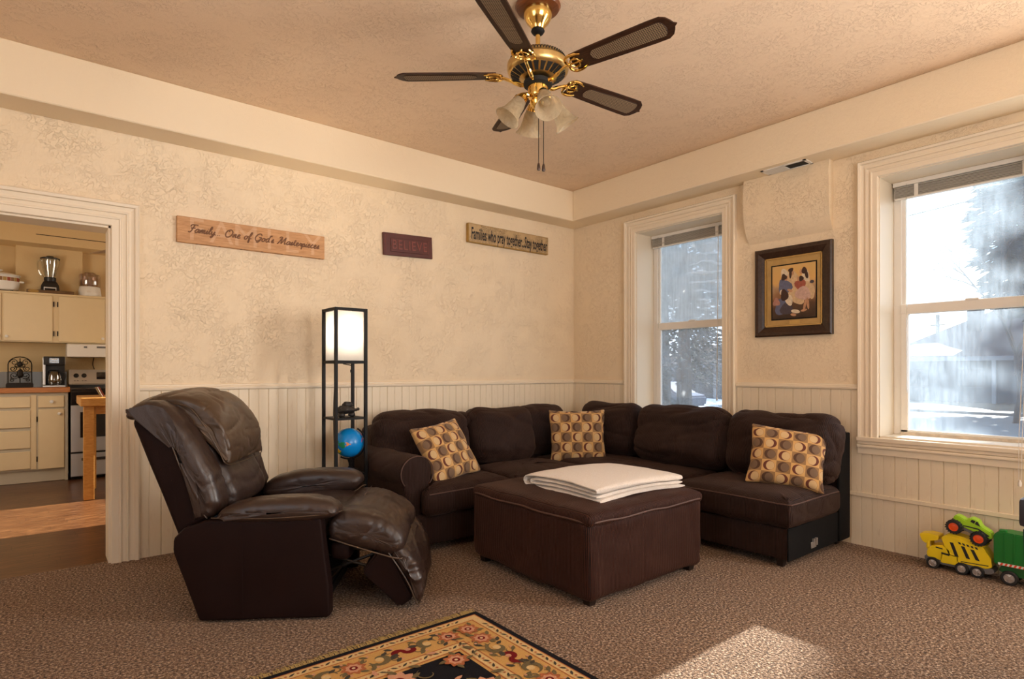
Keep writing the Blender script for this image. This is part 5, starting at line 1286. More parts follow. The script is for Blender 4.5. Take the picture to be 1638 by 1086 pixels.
M['chrome'] = simple('chrome_hub', (0.62, 0.62, 0.64), 0.25, 0.8)
M['toy_green'] = simple('toy_green', (0.005, 0.17, 0.02), 0.35, var=0.05)
M['toy_dkgreen'] = simple('toy_dark_green', (0.004, 0.09, 0.015), 0.4)
M['lime'] = simple('lime_paint', (0.36, 0.66, 0.02), 0.3, var=0.05)
M['orange'] = simple('orange_hub', (0.85, 0.10, 0.01), 0.4)
r = thing('toy_truck', 'yellow toy quarry truck with black stripes and six chrome wheels', 'toy', (-0.14, -3.37, 0))
YS = lambda u, v, h: (h, u, v)
xf, xb = -0.185, -0.075
b = B(); prism(b, [(-3.215, 0.052), (-3.225, 0.032), (-3.53, 0.030), (-3.555, 0.045), (-3.55, 0.065), (-3.215, 0.066)], YS, xf + .006, xb - .006, bev=0.003); finish(b, 'bumper_chassis', M['toy_grey'], r, smooth=False)
b = B(); prism(b, [(-3.230, 0.066), (-3.228, 0.098), (-3.25, 0.135), (-3.315, 0.150), (-3.345, 0.128), (-3.36, 0.070), (-3.36, 0.055), (-3.30, 0.056)], YS, xf, xb, bev=0.004); prism(b, [(-3.30, 0.045), (-3.305, 0.105), (-3.385, 0.100), (-3.385, 0.045)], YS, xf - .004, xb + .004, bev=0.004); finish(b, 'cab', M['toy_yellow'], r, smooth=False)
b = B(); prism(b, [(-3.335, 0.105), (-3.300, 0.195), (-3.325, 0.215), (-3.50, 0.185), (-3.515, 0.160), (-3.54, 0.120), (-3.545, 0.075), (-3.52, 0.060), (-3.385, 0.066)], YS, xf, xb, bev=0.004); prism(b, [(-3.32, 0.205), (-3.34, 0.228), (-3.42, 0.215), (-3.52, 0.190), (-3.50, 0.180)], YS, xf + .01, xb - .01, bev=0.003); finish(b, 'dump_body', M['toy_yellow'], r, smooth=False)
b = B()
for u in (-3.345, -3.400, -3.445): prism(b, [(u, 0.178 - (u + 3.345) * -.2), (u - 0.018, 0.176 - (u + 3.345) * -.2), (u - 0.045, 0.098), (u - 0.026, 0.100)], YS, xf - 0.0008, xf + .002)
prism(b, [(-3.40, .072), (-3.40, .077), (-3.53, .083), (-3.53, .078)], YS, xf - .0008, xf + .002)
for i in range(5): prism(b, [(-3.385 - i * .02, .188 - i * .003), (-3.397 - i * .02, .186 - i * .003), (-3.403 - i * .02, .174 - i * .003), (-3.391 - i * .02, .176 - i * .003)], YS, xf - .0008, xf + .002)
prism(b, [(-3.305, .098), (-3.305, .108), (-3.345, .104), (-3.345, .094)], YS, xf - .005, xf); prism(b, [(-3.275, .128), (-3.275, .135), (-3.31, .131), (-3.31, .124)], YS, xf - .0008, xf + .002)
finish(b, 'black_stripes', M['blackplastic'], r, smooth=False)
b = B(); prism(b, [(-3.20, 0.155), (-3.188, 0.195), (-3.235, 0.205), (-3.29, 0.200), (-3.285, 0.172), (-3.24, 0.160), (-3.225, 0.140)], YS, xf + .005, xb - .005, bev=0.004); tube(b, [(xf + .02, -3.235, 0.165), (xf + .012, -3.232, 0.12), (xf + .02, -3.25, 0.09)], 0.010, 8); tube(b, [(xb - .02, -3.235, 0.165), (xb - .012, -3.232, 0.12), (xb - .02, -3.25, 0.09)], 0.010, 8); finish(b, 'scoop', M['toy_yellow'], r, smooth=False)
for x in (xf, xb):
    for y in (-3.262, -3.405, -3.478): wheel('wheel', (x, y, 0.034), 0.034, 0.022, M['tyre'], M['chrome'], r)
r = thing('toy_truck', 'green toy garbage truck with red and white hazard strip', 'toy', (-0.135, -3.68, 0))
xf, xb = -0.195, -0.075
b = B(); prism(b, [(-3.555, 0.105), (-3.553, 0.262), (-3.565, 0.285), (-3.605, 0.290), (-3.80, 0.285), (-3.80, 0.105)], YS, xf, xb, bev=0.006)
for y in (-3.60, -3.645, -3.69, -3.74): box(b, (xf - .004, y - .003, .125), (xb + .004, y + .003, .288), .001, 1)
box(b, (xf + .02, -3.61, .285), (xf + .05, -3.575, .300), .005); finish(b, 'hopper', M['toy_green'], r, smooth=False)
b = B(); prism(b, [(-3.575, 0.070), (-3.59, 0.105), (-3.90, 0.105), (-3.90, 0.050), (-3.62, 0.050)], YS, xf + .008, xb - .008, bev=0.003); prism(b, [(-3.80, .05), (-3.80, .25), (-3.85, .25), (-3.89, .17), (-3.90, .05)], YS, xf, xb, bev=.006); finish(b, 'chassis_and_cab', M['toy_dkgreen'], r, smooth=False)
b = B(); box(b, (xf - .0015, -3.80, .104), (xf + .002, -3.575, .118)); st = finish(b, 'hazard_strip', M['white'], r, smooth=False)
b = B()
for i in range(11): y = -3.583 - i * .02; prism(b, [(y, .104), (y - .010, .104), (y - .016, .118), (y - .006, .118)], YS, xf - .0025, xf - .001)
finish(b, 'red_dashes', simple('hazard_red', (0.75, 0.07, 0.03), 0.4), st, world=False, smooth=False).data.transform(Matrix.Translation(-Vector(r.location)))
for x in (xf + .004, xb):
    for y in (-3.625, -3.86): wheel('wheel', (x, y, 0.040), 0.040, 0.026, M['tyre'], M['chrome'], r)
r = thing('toy_monster_truck', 'lime green toy monster truck with orange wheels perched on the yellow truck', 'toy', (-0.135, -3.43, 0.225))
RT = Matrix.Translation((-0.135, -3.43, 0.262)) @ Matrix.Rotation(radians(21), 4, 'X')
def mt(bm): bm.transform(RT); return bm
# local y: +y is the tail up the slope
b = B(); prism(b, [(0.085, 0.020), (0.090, 0.048), (0.075, 0.056), (0.03, 0.050), (0.018, 0.075), (-0.020, 0.078), (-0.045, 0.052), (-0.095, 0.045), (-0.115, 0.020), (-0.112, 0.008), (0.06, 0.006)], YS, -0.036, 0.036, bev=0.005); finish(mt(b), 'truck_body', M['lime'], r, smooth=False)
b = B(); prism(b, [(0.008, 0.055), (0.006, 0.070), (-0.012, 0.072), (-0.012, 0.053)], YS, -0.0372, 0.0372); prism(b, [(-0.016, 0.053), (-0.016, 0.071), (-0.021, 0.072), (-0.042, 0.052)], YS, -0.0372, 0.0372); prism(b, [(-.098, .018), (-.04, .030), (.03, .012), (.03, .018), (-.04, .038), (-.098, .026)], YS, -.0368, .0368); finish(mt(b), 'windows_and_flames', M['blackplastic'], r, smooth=False)
b = B(); box(b, (-0.026, -0.10, -0.012), (0.026, 0.085, 0.008), 0.002, 1)
for y in (0.058, -0.070): tube(b, [(-0.045, y, -0.012), (0.045, y, -0.012)], 0.006, 8); [tube(b, [(s * .03, y, -.01), (s * .028, y - .02, .015)], .005, 6) for s in (-1, 1)]
finish(mt(b), 'axle_frame', M['toy_grey'], r)
for y in (0.063, -0.064):
    for x in (-0.047, 0.047):
        c = RT @ Vector((x, y, -0.012)); wheel('wheel', c, 0.040, 0.034, M['tyre'], M['orange'], r, 0, knob=True)

# ------------------------------------------------------------------ STORAGE BIN at the right edge
r = thing('storage_bin', 'dark green storage bin with black lid cut off by the right edge', 'storage bin', (-1.6, -4.22, 0))
M['bin_green'] = simple('bin_dark_green', (0.004, 0.030, 0.026), 0.35)
M['bin_lid'] = simple('bin_black_lid', (0.022, 0.020, 0.030), 0.4)
b = B(); box(b, (-1.828, -4.48, 0.67), (-1.38, -3.961, 0.765), 0.012); box(b, (-1.815, -4.467, 0.765), (-1.393, -3.974, 0.782), 0.008); finish(b, 'lid', M['bin_lid'], r)
b = B(); t = bmesh.new(); lo = [(-1.79, -4.45), (-1.41, -4.45), (-1.41, -3.985), (-1.79, -3.985)]; hi = [(-1.818, -4.47), (-1.39, -4.47), (-1.39, -3.969), (-1.818, -3.969)]
L_ = [t.verts.new((*p, 0.0)) for p in lo]; H_ = [t.verts.new((*p, 0.67)) for p in hi]; t.faces.new(L_[::-1]); t.faces.new(H_)
for i in range(4): t.faces.new((L_[i], L_[(i + 1) % 4], H_[(i + 1) % 4], H_[i]))
bmesh.ops.bevel(t, geom=t.edges[:], offset=0.012, segments=2, affect='EDGES'); merge(b, t); finish(b, 'tub', M['bin_green'], r)

# ------------------------------------------------------------------ KITCHEN
def knob(parent, p, d=(0, -1, 0), R=0.015, mat=None):
    q = Vector(d).to_track_quat('Z', 'Y').to_matrix().to_4x4()
    b = B(); lathe(b, [(0, 0), (R * .5, 0), (R * .4, R * .6), (R, R * 1.1), (R * .95, R * 1.6), (R * .4, R * 1.9), (0, R * 1.9)], 16, Matrix.Translation(p) @ q)
    b.transform(Matrix.Translation(-Vector(parent.parent.location if parent.parent else (0, 0, 0)))); return finish(b, 'knob', mat or M['white'], parent, world=False)
# upper cabinet
r = thing('wall_cabinet', 'cream painted kitchen wall cabinet run carrying appliances on top', 'cabinet', (-4.6, 4.1, 1.52))
b = B(); box(b, (-5.65, 3.96, 1.52), (-3.78, 4.278, 2.058), 0.002, 1); finish(b, 'carcass', M['kcab'], r, smooth=False)
b = B(); box(b, (-5.66, 3.945, 2.052), (-3.775, 4.278, 2.070), 0.002, 1); finish(b, 'top_board', M['kcab'], r, smooth=False)
for x0, x1, hx, kx in ((-4.245, -3.812, -4.252, -3.835), (-4.718, -4.298, -4.287, -4.690), (-5.17, -4.735, -5.176, -4.76), (-5.62, -5.19, -5.18, -5.6)):
    b = B(); box(b, (x0, 3.940, 1.530), (x1, 3.9605, 2.042), 0.004, 1); d = finish(b, 'door', M['kcab'], r, smooth=False)
    knob(d, (kx, 3.940, 1.576))
    for z in (1.62, 1.95):
        b = B(); tube(b, [(hx, 3.952, z - .028), (hx, 3.952, z + .028)], 0.006, 6); b.transform(Matrix.Translation(-Vector(r.location))); finish(b, 'hinge', M['iron'], d, world=False)
# base cabinet
r = thing('base_cabinet', 'cream kitchen base cabinet with four drawers and a narrow door', 'cabinet', (-4.6, 3.95, 0))
b = B(); box(b, (-5.65, 3.700, 0.135), (-4.170, 4.278, 0.965), 0.002, 1); box(b, (-5.65, 3.735, 0.0), (-4.170, 4.278, 0.14)); box(b, (-4.195, 3.690, 0.0), (-4.168, 4.278, 0.965)); finish(b, 'carcass', M['kgroove'], r, smooth=False)
b = B(); box(b, (-4.488, 3.694, 0.145), (-4.440, 3.702, 0.94)); finish(b, 'stile', M['kcab'], r, smooth=False)
for z0, z1 in ((0.808, 0.928), (0.594, 0.781), (0.374, 0.561), (0.153, 0.340)):
    b = B(); box(b, (-5.05, 3.680, z0), (-4.488, 3.702, z1), 0.006, 1); d = finish(b, 'drawer', M['kcab'], r, smooth=False); knob(d, (-4.77, 3.680, (z0 + z1) / 2))
b = B(); box(b, (-4.426, 3.680, 0.804), (-4.198, 3.702, 0.930), 0.005, 1); d = finish(b, 'drawer', M['kcab'], r, smooth=False); knob(d, (-4.312, 3.680, 0.868), R=.018)
b = B(); box(b, (-4.424, 3.680, 0.140), (-4.198, 3.702, 0.785), 0.005, 1); d = finish(b, 'door', M['kcab'], r, smooth=False); knob(d, (-4.245, 3.680, 0.735), R=.016)
for z in (0.25, 0.68):
    b = B(); tube(b, [(-4.434, 3.692, z - .028), (-4.434, 3.692, z + .028)], 0.006, 6); b.transform(Matrix.Translation(-Vector(r.location))); finish(b, 'hinge', M['iron'], d, world=False)
r = thing('worktop', 'tiled kitchen worktop with orange wood edge and backsplash', 'worktop', (-4.6, 3.95, 0.966))
b = B(); box(b, (-5.65, 3.685, 0.967), (-4.162, 4.278, 1.018), 0.003, 1); box(b, (-5.65, 4.262, 1.018), (-4.162, 4.279, 1.19)); finish(b, 'tiles', M['tile'], r, smooth=False)
b = B(); box(b, (-5.65, 3.655, 0.966), (-4.158, 3.687, 1.022), 0.006); box(b, (-4.165, 3.655, 0.966), (-4.150, 4.27, 1.022), 0.004); finish(b, 'wood_edge', M['counteredge'], r, smooth=False)
# cooker
r = thing('stove', 'stainless electric stove with black glass top and window', 'stove', (-3.78, 3.95, 0))
SX0, SX1 = -4.145, -3.385
b = B(); box(b, (SX0, 3.66, 0.02), (SX1, 4.25, 0.985), 0.004, 1); finish(b, 'body', M['blackplastic'], r, smooth=False)
b = B(); box(b, (SX0, 3.625, 0.305), (SX1, 3.662, 0.820), 0.006); od = finish(b, 'oven_door', M['oven'], r, smooth=False)
b = B(); box(b, (-4.062, 3.622, 0.462), (-3.47, 3.628, 0.745), 0.002, 1); b.transform(Matrix.Translation(-Vector(r.location))); finish(b, 'oven_window', M['ovenglass'], od, world=False, smooth=False)
b = B(); box(b, (SX0, 3.632, 0.822), (SX1, 3.662, 0.985), 0.006); finish(b, 'front_panel', M['ovenglass'], r, smooth=False)
b = B(); tube(b, [(SX0 + .04, 3.59, .875), (SX1 - .04, 3.59, .875)], 0.010, 8); [box(b, (x, 3.59, .867), (x + .02, 3.635, .883)) for x in (SX0 + .05, SX1 - .07)]; finish(b, 'oven_handle', M['blackplastic'], r)
b = B(); box(b, (SX0, 3.628, 0.035), (SX1, 3.662, 0.285), 0.006); dr = finish(b, 'storage_drawer', M['oven'], r, smooth=False)
b = B(); box(b, (-4.05, 3.615, 0.205), (-3.48, 3.632, 0.235), 0.005); b.transform(Matrix.Translation(-Vector(r.location))); finish(b, 'drawer_handle', M['blackplastic'], dr, world=False)
b = B(); box(b, (SX0 - .004, 3.64, 0.985), (SX1 + .004, 4.25, 1.005), 0.004); finish(b, 'glass_hob', M['ovenglass'], r)
b = B(); prism(b, [(4.16, 1.045), (4.19, 1.215), (4.25, 1.215), (4.25, 1.0), (4.19, 1.0)], lambda u, v, h: (h, u, v), SX0, SX1, bev=0.006); finish(b, 'control_panel', M['steel'], r, smooth=False)
for x in (-4.075, -4.00, -3.57, -3.46):
    b = B(); lathe(b, [(0, 0), (.026, 0), (.024, .016), (.010, .018), (.008, .028), (0, .028)], 18, Matrix.Translation((x, 4.176, 1.145)) @ Matrix.Rotation(radians(80), 4, 'X')); finish(b, 'control_knob', M['blackplastic'], r)
b = B(); box(b, (-3.88, 4.168, 1.10), (-3.68, 4.180, 1.185), 0.004); finish(b, 'clock_display', M['ovenglass'], r)
b = B()
for x in (-4.075, -4.0): box(b, (x - .022, 4.160, 1.082), (x - .006, 4.168, 1.088)); box(b, (x + .004, 4.160, 1.082), (x + .024, 4.168, 1.088))
finish(b, 'knob_markings', M['blackplastic'], r, smooth=False)
# hood
r = thing('range_hood', 'white range hood under the wall cabinet above the stove', 'range hood', (-3.8, 4.0, 1.36))
b = B(); prism(b, [(3.80, 1.36), (3.82, 1.50), (3.95, 1.515), (4.27, 1.515), (4.27, 1.36)], lambda u, v, h: (h, u, v), -4.172, -3.40, bev=0.004); finish(b, 'canopy', M['white'], r, smooth=False)
b = B(); box(b, (-3.90, 3.808, 1.462), (-3.70, 3.820, 1.482), 0.002, 1); finish(b, 'vent_grille', M['toy_grey'], r, smooth=False)
b = B(); box(b, (-4.02, 3.806, 1.462), (-3.99, 3.818, 1.480), 0.002, 1); finish(b, 'switch', M['toy_grey'], r, smooth=False)
b = B(); tube(b, catmull([(-3.90, 4.272, 1.36), (-3.91, 4.27, 1.28), (-3.895, 4.27, 1.22)], 5), 0.005, 6); finish(b, 'power_cord', M['black'], r)
# butcher block table
r = thing('kitchen_table', 'butcher block kitchen table on thick square wooden legs', 'table', (-3.55, 2.6, 0))
b = B(); box(b, (-4.122, 2.25, 0.872), (-2.95, 3.0, 0.952), 0.008); finish(b, 'table_top', M['butcher'], r, smooth=False)
b = B(); box(b, (-4.06, 2.30, 0.795), (-3.0, 2.325, 0.872)); box(b, (-4.06, 2.925, 0.795), (-3.0, 2.95, 0.872)); box(b, (-4.045, 2.33, 0.795), (-4.02, 2.93, 0.872)); finish(b, 'apron', M['butcher'], r, smooth=False)
for x, y in ((-4.098, 2.278), (-3.06, 2.278), (-4.045, 2.89), (-3.06, 2.89)):
    b = B(); box(b, (x, y, 0), (x + 0.083, y + 0.083, 0.872), 0.005); finish(b, 'leg', M['butcher'], r, smooth=False)
r = thing('cookbook', 'leaning dark book on the butcher block table edge', 'book', (-3.93, 2.40, 0.952))
b = B(); t = bmesh.new(); box(t, (-0.008, -0.06, 0), (0.006, 0.06, 0.10), 0.001, 1); merge(b, t, Matrix.Translation((-3.955, 2.36, 0.955)) @ Matrix.Rotation(radians(-24), 4, 'Y')); finish(b, 'cover', simple('olive_book_cover', (0.25, 0.19, 0.11), 0.5), r, smooth=False)
b = B(); t = bmesh.new(); box(t, (0.0065, -0.058, 0.004), (0.022, 0.058, 0.096)); merge(b, t, Matrix.Translation((-3.955, 2.36, 0.955)) @ Matrix.Rotation(radians(-24), 4, 'Y')); finish(b, 'pages', simple('page_edges', (0.20, 0.05, 0.03), 0.7), r, smooth=False)
# --- things on the worktop
r = thing('iron_stand', 'black wrought iron scroll-backed stand on the worktop', 'kitchen stand', (-4.58, 3.98, 1.018))
b = B(); prism(b, [(-4.695, 1.018), (-4.695, 1.062), (-4.68, 1.07), (-4.48, 1.07), (-4.465, 1.062), (-4.465, 1.018)], lambda u, v, h: (u, h, v), 3.88, 4.02, bev=0.005); finish(b, 'tray', M['iron'], r)
b = B(); y = 4.03
arch = [(-4.68, y, 1.06), (-4.68, y, 1.27)] + [(-4.58 - 0.10 * cos(pi * i / 10), y, 1.27 + 0.085 * sin(pi * i / 10)) for i in range(1, 10)] + [(-4.48, y, 1.27), (-4.48, y, 1.06)]
tube(b, arch, 0.006, 6)
def spiral(cx, cz, R, s, a0, turns=1.4):
    return [(cx + s * (R * (1 - .75 * i / 22)) * cos(a0 + turns * 2 * pi * i / 22), y, cz + (R * (1 - .75 * i / 22)) * sin(a0 + turns * 2 * pi * i / 22)) for i in range(23)]
for s in (1, -1):
    for cx, cz, R, a0 in ((.050, 1.295, .036, 0), (.058, 1.225, .032, 2), (.048, 1.150, .038, 4), (.028, 1.255, .022, 3), (.070, 1.10, .022, 1)): tube(b, spiral(-4.58 + s * cx, cz, R, s, a0), 0.0042, 5)
tube(b, [(-4.58, y, 1.06), (-4.58, y, 1.34)], 0.005, 6); tube(b, [(-4.68, y, 1.19), (-4.48, y, 1.19)], 0.004, 6); lump(b, (-4.58, y, 1.17), (.030, .012, .05), 3); lump(b, (-4.58, y, 1.275), (.024, .010, .03), 5)
finish(b, 'scroll_back', M['iron'], r)
r = thing('coffee_maker', 'black and steel drip coffee maker with glass carafe', 'coffee maker', (-4.285, 3.98, 1.018))
b = B(); box(b, (-4.382, 3.90, 1.018), (-4.186, 4.06, 1.040), 0.006); box(b, (-4.382, 4.00, 1.03), (-4.186, 4.10, 1.36), 0.012); box(b, (-4.382, 3.90, 1.265), (-4.186, 4.09, 1.362), 0.012); finish(b, 'body', M['blackplastic'], r)
b = B(); box(b, (-4.384, 3.905, 1.045), (-4.360, 3.99, 1.35), 0.004); box(b, (-4.208, 3.905, 1.27), (-4.184, 3.99, 1.355), 0.004); box(b, (-4.384, 3.896, 1.020), (-4.184, 3.904, 1.038), 0.002); finish(b, 'steel_trim', M['steel'], r, smooth=False)
b = B(); box(b, (-4.33, 3.894, 1.285), (-4.24, 3.902, 1.345), 0.003, 1); cpan = finish(b, 'control_panel', M['ovenglass'], r, smooth=False)
b = B(); box(b, (-4.315, 3.891, 1.322), (-4.255, 3.896, 1.338)); [lathe(b, [(0, 0), (.007, 0), (.006, .004), (0, .004)], 10, Matrix.Translation((-4.315 + i * .02, 3.894, 1.302)) @ Matrix.Rotation(radians(90), 4, 'X')) for i in range(4)]; finish(b, 'buttons', M['steel'], r, smooth=False)
b = B(); lathe(b, [(0, 0.0), (.060, 0.0), (.068, .03), (.066, .09), (.052, .135), (.048, .15)], 28, Matrix.Translation((-4.285, 3.955, 1.042))); ca = finish(b, 'carafe', clearglass('dark_carafe', (0.25, 0.20, 0.17), 0.2), r)
b = B(); lathe(b, [(.049, .0), (.052, .012), (.03, .022), (0, .022)], 24, Matrix.Translation((-4.285, 3.955, 1.190))); tube(b, catmull([(-4.235, 3.94, 1.19), (-4.195, 3.92, 1.18), (-4.185, 3.915, 1.13), (-4.205, 3.925, 1.09), (-4.225, 3.93, 1.085)], 6), 0.008, 8); finish(b, 'carafe_handle_and_lid', M['blackplastic'], r)
# --- things on top of the wall cabinet
r = thing('slow_cooker', 'white oval slow cooker with a vegetable frieze on the cabinet top', 'slow cooker', (-4.76, 4.10, 2.07))
mx = Matrix.Translation((-4.76, 4.10, 2.085)) @ Matrix.Diagonal((1.35, 0.95, 1, 1))
b = B(); lathe(b, [(0, 0), (.11, 0), (.125, .012), (.130, .09), (.130, .155), (.126, .16), (0, .16)], 40, mx); finish(b, 'body', M['white'], r)
b = B(); lathe(b, [(.136, .158), (.138, .166), (.128, .176), (.08, .192), (.02, .200), (0, .200)], 40, mx); lathe(b, [(.010, .198), (.010, .21), (.026, .216), (.026, .226), (0, .228)], 20, mx); finish(b, 'lid', M['white'], r)
b = B()
for i in range(16): a = -pi + i * pi / 15 ; t = bmesh.new(); box(t, (0.1295, -0.012, 0.100), (0.1312, 0.012, 0.140)); merge(b, t, mx @ Matrix.Rotation(a, 4, 'Z'), i % 3)
finish(b, 'vegetable_frieze', [simple('frieze_tan', (.45, .30, .10)), simple('frieze_red', (.35, .07, .03)), simple('frieze_brown', (.28, .14, .05))], r, smooth=False)
for s in (1, -1):
    b = B(); box(b, (-4.76 + s * .170, 4.07, 2.175), (-4.76 + s * .215, 4.13, 2.195), .008); finish(b, 'handle', M['white'], r)
b = B()
for x, yy in ((-4.87, 4.04), (-4.65, 4.04), (-4.87, 4.16), (-4.65, 4.16)): lathe(b, [(0, 0), (.014, 0), (.014, .017), (0, .017)], 10, Matrix.Translation((x, yy, 2.07)))
finish(b, 'feet', M['blackplastic'], r)
r = thing('blender', 'countertop blender with clear jug and black base on the cabinet top', 'blender', (-4.32, 4.10, 2.07))
mx = Matrix.Translation((-4.318, 4.12, 2.070))
b = B(); t = bmesh.new(); prof = [(0.088, 0.0), (0.090, 0.01), (0.082, .10), (0.060, .145), (0.050, .155)]
V = []
for q, z in prof: V.append([t.verts.new((sx * q * .98, sy * q, z)) for sx, sy in ((-1, -1), (1, -1), (1, 1), (-1, 1))])
t.faces.new(V[0][::-1]); t.faces.new(V[-1])
for a_, c_ in zip(V, V[1:]):
    for i in range(4): t.faces.new((a_[i], a_[(i + 1) % 4], c_[(i + 1) % 4], c_[i]))
bmesh.ops.bevel(t, geom=t.edges[:], offset=.006, segments=2, affect='EDGES'); merge(b, t, mx); finish(b, 'base', M['blackplastic'], r)
b = B(); box(b, (-4.375, 4.025, 2.085), (-4.262, 4.034, 2.150), .003); finish(b, 'button_panel', M['steel'], r, smooth=False)
b = B(); box(b, (-4.368, 4.020, 2.105), (-4.270, 4.026, 2.135), .002); finish(b, 'button_row', M['ovenglass'], r, smooth=False)
b = B(); lathe(b, [(.052, .150), (.056, .165), (.056, .195), (.048, .20), (0, .20)], 28, mx); finish(b, 'collar', M['blackplastic'], r)
b = B(); lathe(b, [(.046, .195), (.052, .22), (.070, .29), (.080, .35), (.086, .405), (.083, .405), (.077, .35), (.067, .29), (.049, .22)], 32, mx); ribs = b
for i in range(6): a = i * pi / 3; tube(b, [(-4.318 + .049 * cos(a), 4.12 + .049 * sin(a), 2.285), (-4.318 + .066 * cos(a), 4.12 + .066 * sin(a), 2.36), (-4.318 + .082 * cos(a), 4.12 + .082 * sin(a), 2.47)], .003, 5)
jug = finish(b, 'jug', M['clear'], r)
b = B(); tube(b, catmull([(-4.395, 4.10, 2.46), (-4.425, 4.10, 2.44), (-4.425, 4.10, 2.37), (-4.405, 4.10, 2.30), (-4.372, 4.10, 2.27)], 6), .008, 8); finish(b, 'jug_handle', M['clear'], r)
b = B(); lathe(b, [(.090, .402), (.092, .415), (.070, .425), (.035, .428), (.033, .442), (0, .444)], 32, mx); finish(b, 'lid', M['blackplastic'], r)
r = thing('bread_board', 'long dark wooden board with an oval badge lying along the cabinet top', 'board', (-4.31, 4.0, 2.07))
b = B(); box(b, (-4.525, 3.975, 2.070), (-4.10, 4.025, 2.108), .004); finish(b, 'plank', woodgrain('dark_board_wood', (0.10, 0.05, 0.02), (0.20, 0.11, 0.045)), r, smooth=False)
b = B(); t = bmesh.new(); lathe(t, [(0, -.003), (.040, -.003), (.046, .0), (0, .0)], 28); merge(b, t, Matrix.Translation((-4.465, 3.9745, 2.089)) @ Matrix.Rotation(radians(90), 4, 'X') @ Matrix.Diagonal((1.05, .40, 1, 1))); finish(b, 'oval_badge', M['gold_edge'], r)
r = thing('food_chopper', 'small food chopper with white base and smoked bowl', 'food chopper', (-3.95, 4.09, 2.07))
mx = Matrix.Translation((-3.95, 4.09, 2.070))
b = B(); lathe(b, [(0, 0), (.112, 0), (.116, .008), (.110, .06), (.100, .115), (.09, .122), (0, .122)], 36, mx); finish(b, 'base', M['white'], r)
b = B(); lathe(b, [(.098, .120), (.104, .128), (.104, .25), (.098, .262), (.060, .268), (.055, .285), (0, .285)], 36, mx); finish(b, 'smoked_bowl', M['smoke'], r)
b = B(); lathe(b, [(.018, .12), (.018, .24), (0, .24)], 14, mx); t = bmesh.new(); box(t, (-.07, -.01, .15), (.07, .01, .156)); merge(b, t, mx @ Matrix.Rotation(.5, 4, 'Z')); finish(b, 'chopping_blade', M['steel'], r)
b = B(); lathe(b, [(0, 0), (.016, 0), (.014, .006), (0, .006)], 16, Matrix.Translation((-3.965, 3.983, 2.125)) @ Matrix.Rotation(radians(85), 4, 'X')); finish(b, 'push_button', M['vinyl'], r)
# kitchen ceiling fan, mostly hidden by the door jamb
r = thing('ceiling_fan', 'kitchen ceiling fan whose blade tips show at the top of the doorway', 'ceiling fan', (-3.72, 2.19, 2.95))
T2 = Matrix.Translation((-3.72, 2.19, 0))
b = B(); lathe(b, [(0, 2.95), (.07, 2.95), (.05, 2.90), (.015, 2.88), (.015, 2.54), (.09, 2.52), (.13, 2.48), (.13, 2.42), (.08, 2.38), (0, 2.37)], 28, T2); finish(b, 'motor', M['brass_dull'], r)
for k in range(5):
    a = radians(182 - 72 * k); b = B(); prism(b, [(0.16, -.05), (0.70, -.066), (0.72, 0), (0.70, .066), (0.16, .05)], lambda u, v, h: (u, v, h), -.003, .003)
    b.transform(T2 @ Matrix.Translation((0, 0, 2.395)) @ Matrix.Rotation(a, 4, 'Z') @ Matrix.Rotation(radians(-10), 4, 'X')); finish(b, 'blade', simple('lit_fan_blade', (0.34, 0.22, 0.13), .5) if k else M['blade'], r, smooth=False)  # one dark blade, the rest in a lighter colour painted as if lit

# ------------------------------------------------------------------ OUTDOORS
GZ = -0.6
b = B(); box(b, (0.31, -60, GZ - .5), (160, 90, GZ)); struct('ground', b, simple('winter_lawn', (0.09, 0.08, 0.06), 0.95, var=0.5, nscale=0.5))
b = B(); box(b, (12.5, -60, GZ), (25.5, 90, GZ + .02)); struct('street', b, simple('wet_asphalt', (0.050, 0.060, 0.075), 0.6, var=0.25, nscale=0.6))
b = B(); box(b, (25.5, -60, GZ), (27.0, 90, GZ + .12)); box(b, (11.0, -60, GZ), (12.5, 90, GZ + .12)); struct('pavement', b, simple('pavement_concrete', (0.14, 0.135, 0.13), 0.8))
M['snow'] = simple('old_snow', (0.55, 0.60, 0.68), 0.7, var=0.06, nscale=2)
def snowbank(loc, rad, label):
    b = B(); lump(b, (loc[0], loc[1], GZ), rad, loc[0], 0.4); o = finish(b, 'snow_bank', M['snow']); tag(o, label, 'snow', 'snow banks beside the street'); 
snowbank((22.6, 14.0, 0), (2.9, 3.2, .30), 'snow bank beside the street seen through the narrow window')
snowbank((28.5, 6.8, 0), (1.2, 4.0, .22), 'low snow bank on the lawn before the house across the street')
M['siding'] = simple('grey_siding', (0.07, 0.08, 0.10), 0.8, var=0.08, nscale=3)
M['roof'] = simple('dark_shingles', (0.045, 0.035, 0.04), 0.85, var=0.3, nscale=6)
M['housetrim'] = simple('house_trim_white', (0.22, 0.24, 0.28), 0.6)
M['darkwin'] = simple('dark_window', (0.02, 0.025, 0.035), 0.15)
